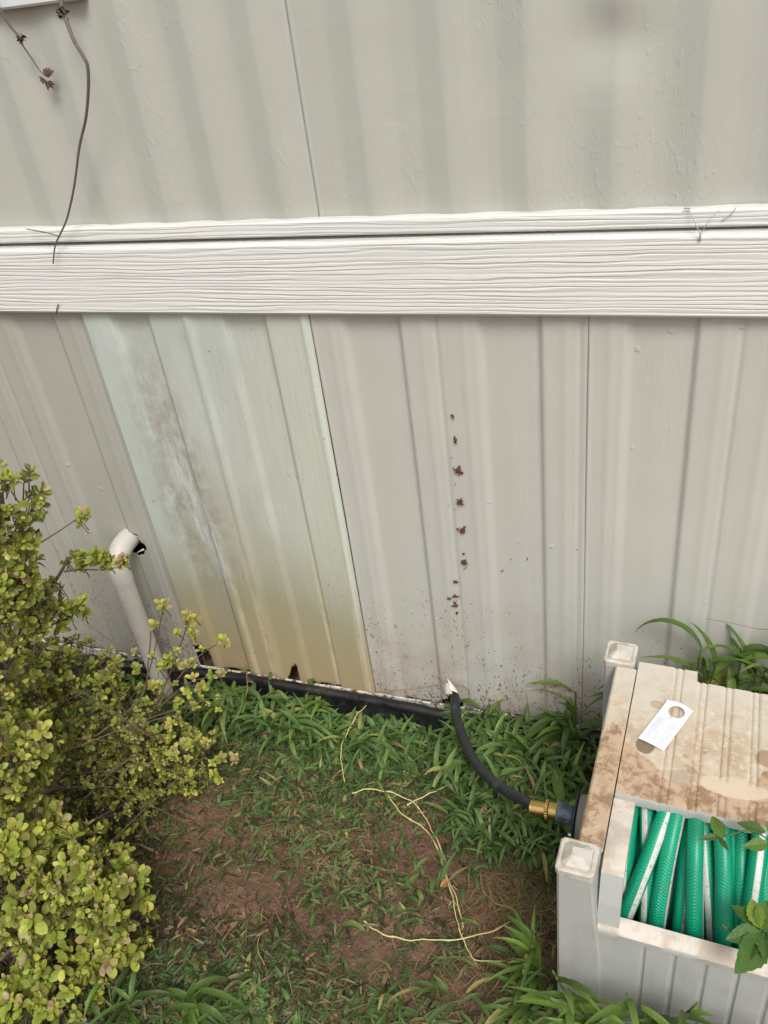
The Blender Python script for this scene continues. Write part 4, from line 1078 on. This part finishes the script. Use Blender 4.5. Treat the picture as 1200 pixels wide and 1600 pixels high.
# ---- straw runners on the soil
def runner(name, pts, r, mat, lab, z=.012, leaves=()):
    z += .005; r *= .9
    P3 = [atz(u, v, z if k not in (0, len(pts)-1) else z*.6) for k, (u, v) in enumerate(pts)]
    c_ = catmull(P3, 7); t = empty(name, (P3[0].x, P3[0].y, 0)); m = MB()
    n = len(c_); c_ = [q_+Vector((noise.noise(q_*60)*.0028, noise.noise(q_*60+Vector((9, 0, 0)))*.0028, noise.noise(q_*35)*.006)) for q_ in c_]
    m.tube(c_, [r*(1-.4*i/n)*(1.55 if i % 9 == 0 else 1+.25*noise.noise(Vector((i*.8, 0, 0)))) for i in range(n)], 7)
    for k in range(2, n-2, 9):
        for q in range(2):
            a = rnd.uniform(0, 6.28); m.tube([c_[k], c_[k]+Vector((math.cos(a)*.006, math.sin(a)*.006, -.002)), c_[k]+Vector((math.cos(a)*.013, math.sin(a)*.012, -.006))], .0004, 4)
    PW_(m.build('stem', M[mat], None, True), t)
    if leaves:
        f = MB()
        for (u, v, dx, dy, L) in leaves: blade(f, atz(u, v, z), (dx, dy, .5), L, .006, 1.2, rnd, .9 if u % 2 else .6, 6)
        PW_(f.build('leaves', M['bgrass'], None, True), t)
    tag(t, lab, 'stem', 'dry grass runners on the soil'); return t
runner('grass_runner', [(550, 1238), (596, 1234), (640, 1250), (662, 1275), (690, 1330), (700, 1372), (712, 1400), (724, 1450)], .0014, 'straw', 'long straw coloured runner arching from the grass down the bare soil', .014, [(598, 1236, -.6, .6, .03), (600, 1237, .5, -.6, .03)])
runner('grass_runner', [(600, 1236), (630, 1272), (668, 1300), (690, 1345), (706, 1400), (716, 1448), (730, 1480), (745, 1500), (790, 1502)], .0014, 'straw', 'pale runner lying beside the long arching one and hooking right at its tip', .010)
runner('grass_runner', [(636, 1256), (700, 1228), (730, 1212), (738, 1200)], .0015, 'straw', 'straight straw coloured stem ending under the black hose', .016)
runner('grass_runner', [(570, 1440), (600, 1460), (660, 1469), (730, 1466), (780, 1450), (812, 1432)], .0014, 'straw', 'curved pale runner crossing the two long runners near their lower ends', .010)
runner('grass_runner', [(752, 1356), (752, 1385), (775, 1410), (810, 1425), (838, 1455), (850, 1490)], .0011, 'redstem', 'thin reddish runner bending toward the front post of the reel box', .010)
runner('grass_runner', [(590, 1083), (560, 1115), (537, 1155), (533, 1180), (539, 1222)], .0012, 'straw', 'dry straw stem hanging from the edging into the green grass', .045)
runner('grass_runner', [(742, 1110), (749, 1150), (748, 1178)], .0010, 'straw', 'short yellow stem curving just right of the black hose', .06)
runner('grass_runner', [(380, 1100), (386, 1075), (384, 1040), (388, 1030)], .0012, 'redstem', 'withered reddish stem standing before the bleached panel', .06, [(384, 1050, -1, 0, .02), (386, 1066, 1, 0, .02)])
runner('grass_runner', [(412, 1510), (404, 1480), (410, 1450)], .0010, 'redstem', 'short reddish stalk lying alone on the left patch of bare soil', .008)
runner('grass_runner', [(870, 1450), (830, 1470), (800, 1500), (760, 1560)], .0010, 'redstem', 'brown runner trailing from the reel box post toward the lower edge', .010)
# orange dead leaf
m = MB(); p = atz(688, 1386, .010); oval_leaf(m, p, (.4, .5, .3), (0, -.2, 1), .017, .011, 1.0, .3)
tag(m.build('dead_leaf', M['husk']), 'small curled orange brown dead leaf beside the long runners', 'leaf')
bpy.data.objects['dead_leaf'].data.materials[0] = NB('dead_leaf').out((.40, .17, .05), .6)

# ---- vine over the opening
vn = empty('creeping_vine', b2w(.42, .0, 0)); tag(vn, 'creeping vine with serrated green leaves spilling over the front of the reel box opening', 'vine')
f, s_ = MB(), MB(); rv = random.Random(3)
hub = atz(1192, 1448, .33); hub2 = atz(1205, 1315, .39)
def V(u, v, z): return atz(u, v, z)
vl = [(1187, 1452, 1140, 1407, .335, .042, .030, .35), (1187, 1450, 1172, 1398, .34, .020, .012, 1.0), (1186, 1456, 1132, 1468, .335, .045, .030, .35), (1190, 1452, 1200, 1400, .34, .040, .028, .6), (1184, 1462, 1168, 1500, .325, .03, .026, .4), (1192, 1460, 1150, 1525, .325, .055, .036, .4),
      (1195, 1455, 1195, 1500, .33, .045, .03, .3), (1200, 1455, 1230, 1490, .33, .05, .034, .5), (1195, 1446, 1225, 1420, .34, .045, .034, .6), (1140, 1453, 1128, 1444, .33, .022, .018, .2)]
for (u0, v0, u1, v1, z, L, wd, tn) in vl:
    a, b2 = V(u0, v0, z), V(u1, v1, z+.004); d = (b2-a); L2 = d.length
    oval_leaf(f, a, d, (.5*math.sin(u1*3.), -.35+.4*math.cos(v1*2.), 1), L2*.92, L2*.55, tn, .12, True)
    s_.tube([hub, a], .0009, 5)
vl2 = [(1130, 1310, 1112, 1272, .392, .6, .55), (1128, 1306, 1092, 1310, .39, .2, .3), (1124, 1310, 1138, 1328, .388, .15, .4), (1196, 1300, 1152, 1284, .392, .3, .45), (1200, 1318, 1163, 1322, .39, .6, .55), (1200, 1300, 1208, 1280, .395, .7, .7), (1203, 1310, 1225, 1335, .39, .5, .7)]
for (u0, v0, u1, v1, z, tn, wr_) in vl2:
    a, b2 = V(u0, v0, z), V(u1, v1, z+.003); d = b2-a; oval_leaf(f, a, d, (0, -.5, 1), d.length, d.length*wr_, tn, .15, True)
s_.tube(catmull([V(1126, 1309, .39), V(1145, 1303, .392), V(1175, 1298, .394), hub2], 5), .0009, 6)
s_.tube(catmull([hub2, V(1215, 1380, .37), V(1205, 1430, .34), hub], 5), .0014, 6)
s_.tube(catmull([hub, V(1235, 1470, .30), V(1260, 1540, .2), b2w(.33, -.03, .1), b2w(.34, -.04, 0)], 6), .0018, 6)
PW_(f.build('leaves', M['vine'], None, False), vn); PW_(s_.build('stems', M['vine'], None, True), vn)

# ---- dried hanging stems top left
def hang(lab, pts, r0, r1, husks, flower=None, twig=None):
    P3 = [aty(u, v, y) for u, v, y in pts]; c_ = catmull(P3, 8); n = len(c_)
    t = empty('hanging_dead_vine', P3[0]); m = MB()
    m.tube(c_, [(r0+(r1-r0)*i/(n-1))*(1+.12*noise.noise(Vector((i*.7, 0, 0)))) for i in range(n)], 8)
    if twig: m.tube(catmull([aty(*q) for q in twig], 5), .0009, 6)
    PW_(m.build('stem', M['dry'], None, True), t)
    for (u, v, y, s_) in husks:
        h = MB(); o_ = aty(u, v, y); rr = random.Random(u)
        for k in range(34):
            d = Vector((rr.gauss(0, 1), rr.gauss(0, 1), rr.gauss(0, 1))).normalized(); oval_leaf(h, o_+d*s_*.25, d+Vector((0, 0, .2)), d.orthogonal(), s_*rr.uniform(.6, 1.0), s_*.5, .5, .4)
        PW_(h.build('husk', M['husk'], None), t)
    if flower:
        u, v, y = flower; h = MB(); o_ = aty(u, v, y); rr = random.Random(8)
        for k in range(13):
            a = R(150+k*17); oval_leaf(h, o_, (math.cos(a)*.9+.1, rr.uniform(-.5, .2), math.sin(a)), (0, -1, .2), rr.uniform(.007, .012), .0035, .5, .3)
        for k in range(4): a = R(40+k*25); oval_leaf(h, o_+Vector((.003, 0, .004)), (math.cos(a), -.2, math.sin(a)), (0, -1, 0), .012, .005, .5, .5)
        PW_(h.build('dry_flower', NB('dry_flower').out((.10, .06, .042), .85), None), t)
    tag(t, lab, 'dead vine', 'dead vines hanging from the window trim')
hang('long grey dried stem hanging down over the trim board', [(95, -8, -.030), (97, 12, -.035), (103, 30, -.042), (115, 62, -.055), (130, 88, -.062), (137, 105, -.062), (138, 140, -.058), (134, 185, -.05), (124, 230, -.045), (116, 290, -.04), (105, 340, -.035), (93, 368, -.034), (86, 385, -.034), (83, 412, -.034)], .0030, .0010, [(99, 22, -.038, .0085)], None, [(94, 370, -.034), (75, 364, -.034), (42, 358, -.03)])
hang('short thin dried stem ending in a brown withered flower, in the top left corner', [(-12, -10, -.03), (0, 15, -.03), (14, 38, -.028), (30, 58, -.026), (35, 70, -.025), (50, 92, -.022), (62, 110, -.02), (72, 120, -.018)], .0020, .0005, [(33, 60, -.026, .0065)], (74, 127, -.018))
m = MB(); m.tube([aty(u, v, -.026) for u, v in ((91, 475), (89, 482), (88, 490))], .0009, 6); tag(m.build('twig_bit', M['rust'], smooth=True), 'tiny reddish twig stuck to the lower edge of the trim board at the left', 'twig')
m = MB()
m.tube(catmull([aty(1094, 373, -.026), aty(1094, 367, -.028), aty(1086, 348, -.026), aty(1076, 326, -.018)], 5), .0006, 5)
m.tube(catmull([aty(1094, 367, -.028), aty(1108, 345, -.030), aty(1126, 326, -.026)], 5), .0005, 5)
m.tube([aty(1094, 376, -.026), aty(1094, 368, -.027)], .0012, 6)
m.tube(catmull([aty(1128, 344, -.018), aty(1142, 335, -.020), aty(1150, 324, -.022)], 4), .0006, 5)
m.tube([aty(1069, 325.5, -.018), aty(1079, 325, -.018)], .0012, 6)
tag(m.build('tendril', M['thread'], smooth=True), 'thin pale dead tendril forked like a V on the trim board at the right', 'tendril')
# ---- a long thin weed stem by the right edge
m = MB(); m.tube(catmull([aty(1105, 967, -.03), aty(1140, 973, -.04), aty(1180, 982, -.05), aty(1215, 992, -.06), aty(1240, 1060, -.065), Vector((.25, -.07, 0))], 6), [.0006]*13+[.0009]*18, 5)
tag(m.build('weed_stalk', M['redstem'], smooth=True), 'hair thin stalk leaning left above the clumps behind the reel box', 'stem')
m = MB(); m.tube(catmull([aty(135, 975, -.05), aty(175, 1003, -.05), aty(205, 1025, -.06), aty(235, 1032, -.07), aty(262, 1055, -.10)], 6), .0011, 6)
tag(m.build('weed_stalk', M['redstem'], smooth=True), 'dark thin stalk crossing in front of the skirting left of the drain pipe foot', 'stem')

# ---- dried vine root pads up the rusty panel
marks = [(708, 651, .0035, 5, 0), (712, 688, .0045, 7, 0), (706, 715, .0013, 4, 0), (715, 735, .0075, 16, 0), (712, 756, .0012, 4, 0), (719, 784, .0070, 13, 0), (701, 790, .0012, 4, 0), (722, 829, .0070, 13, 0), (726, 877, .0070, 12, 0), (712, 909, .0050, 7, 1), (711, 931, .0055, 9, 1), (701, 934, .0040, 7, 1), (711, 946, .0055, 9, 1), (714, 957, .0032, 8, 0), (797, 877, .0014, 5, 0), (784, 895, .0024, 5, 0)]
names = ['topmost, a small speck', 'second from the top, small', 'dot under the two top marks', 'largest and darkest of the column', 'dot under the largest mark', 'star shaped, just below the largest', 'dot left of the star shaped mark', 'spidery, in the middle of the column', 'forked, with a curled light root below', 'wide and thin, first below the forked mark', 'wide streak, right of a pair', 'small streak, left of a pair', 'ragged, below the pair', 'round speck at the column\'s foot', 'tiny round speck standing apart on the right', 'short dark speck below the one standing apart']
for (u, v, s_, n, wide), nm in zip(marks, names):
    h = MB(); o_ = aty(u, v, -.0085); rr = random.Random(u*7+v)
    o_.y = -(skirt_profile(o_.x-(SEAM+PW)) + .003)
    t_off = Vector(o_)
    h.lathe(Vector((0, .0012, 0)), (0, -1, 0), [(0, s_*.5), (.0015, s_*.38), (.0022, s_*.1)], 7)
    for k in range(4 if s_ > .003 else 0):
        h.lathe(Vector((rr.gauss(0, .45)*s_, .0012, rr.gauss(0, .75)*s_)), (0, -1, 0), [(0, s_*.34), (.0014, s_*.24), (.002, s_*.06)], 6)
    for k in range(n):
        a = rr.uniform(0, 6.28); L = s_*rr.uniform(.4, 1.2); dx, dz = math.cos(a)*L*(1.7 if wide else .9), math.sin(a)*L*(.5 if wide else 1.25)
        h.tube([(0, -.0004, 0), (dx*.6, -.0006-rr.uniform(0, .001), dz*.6), (dx, .0002, dz+rr.uniform(-.3, .3)*L)], [s_*.22, s_*.16, s_*.05], 5)
    if v == 877 and u == 726: h.tube([(0.001, 0, -.004), (.004, -.003, -.009), (.001, -.002, -.013), (-.003, 0, -.016)], .0006, 5)
    o = h.build('dried_root_pad', M['rust']); o.location = t_off
    tag(o, 'dried vine root mark on the tan panel: '+nm, 'root mark', 'dried root marks climbing the skirting')
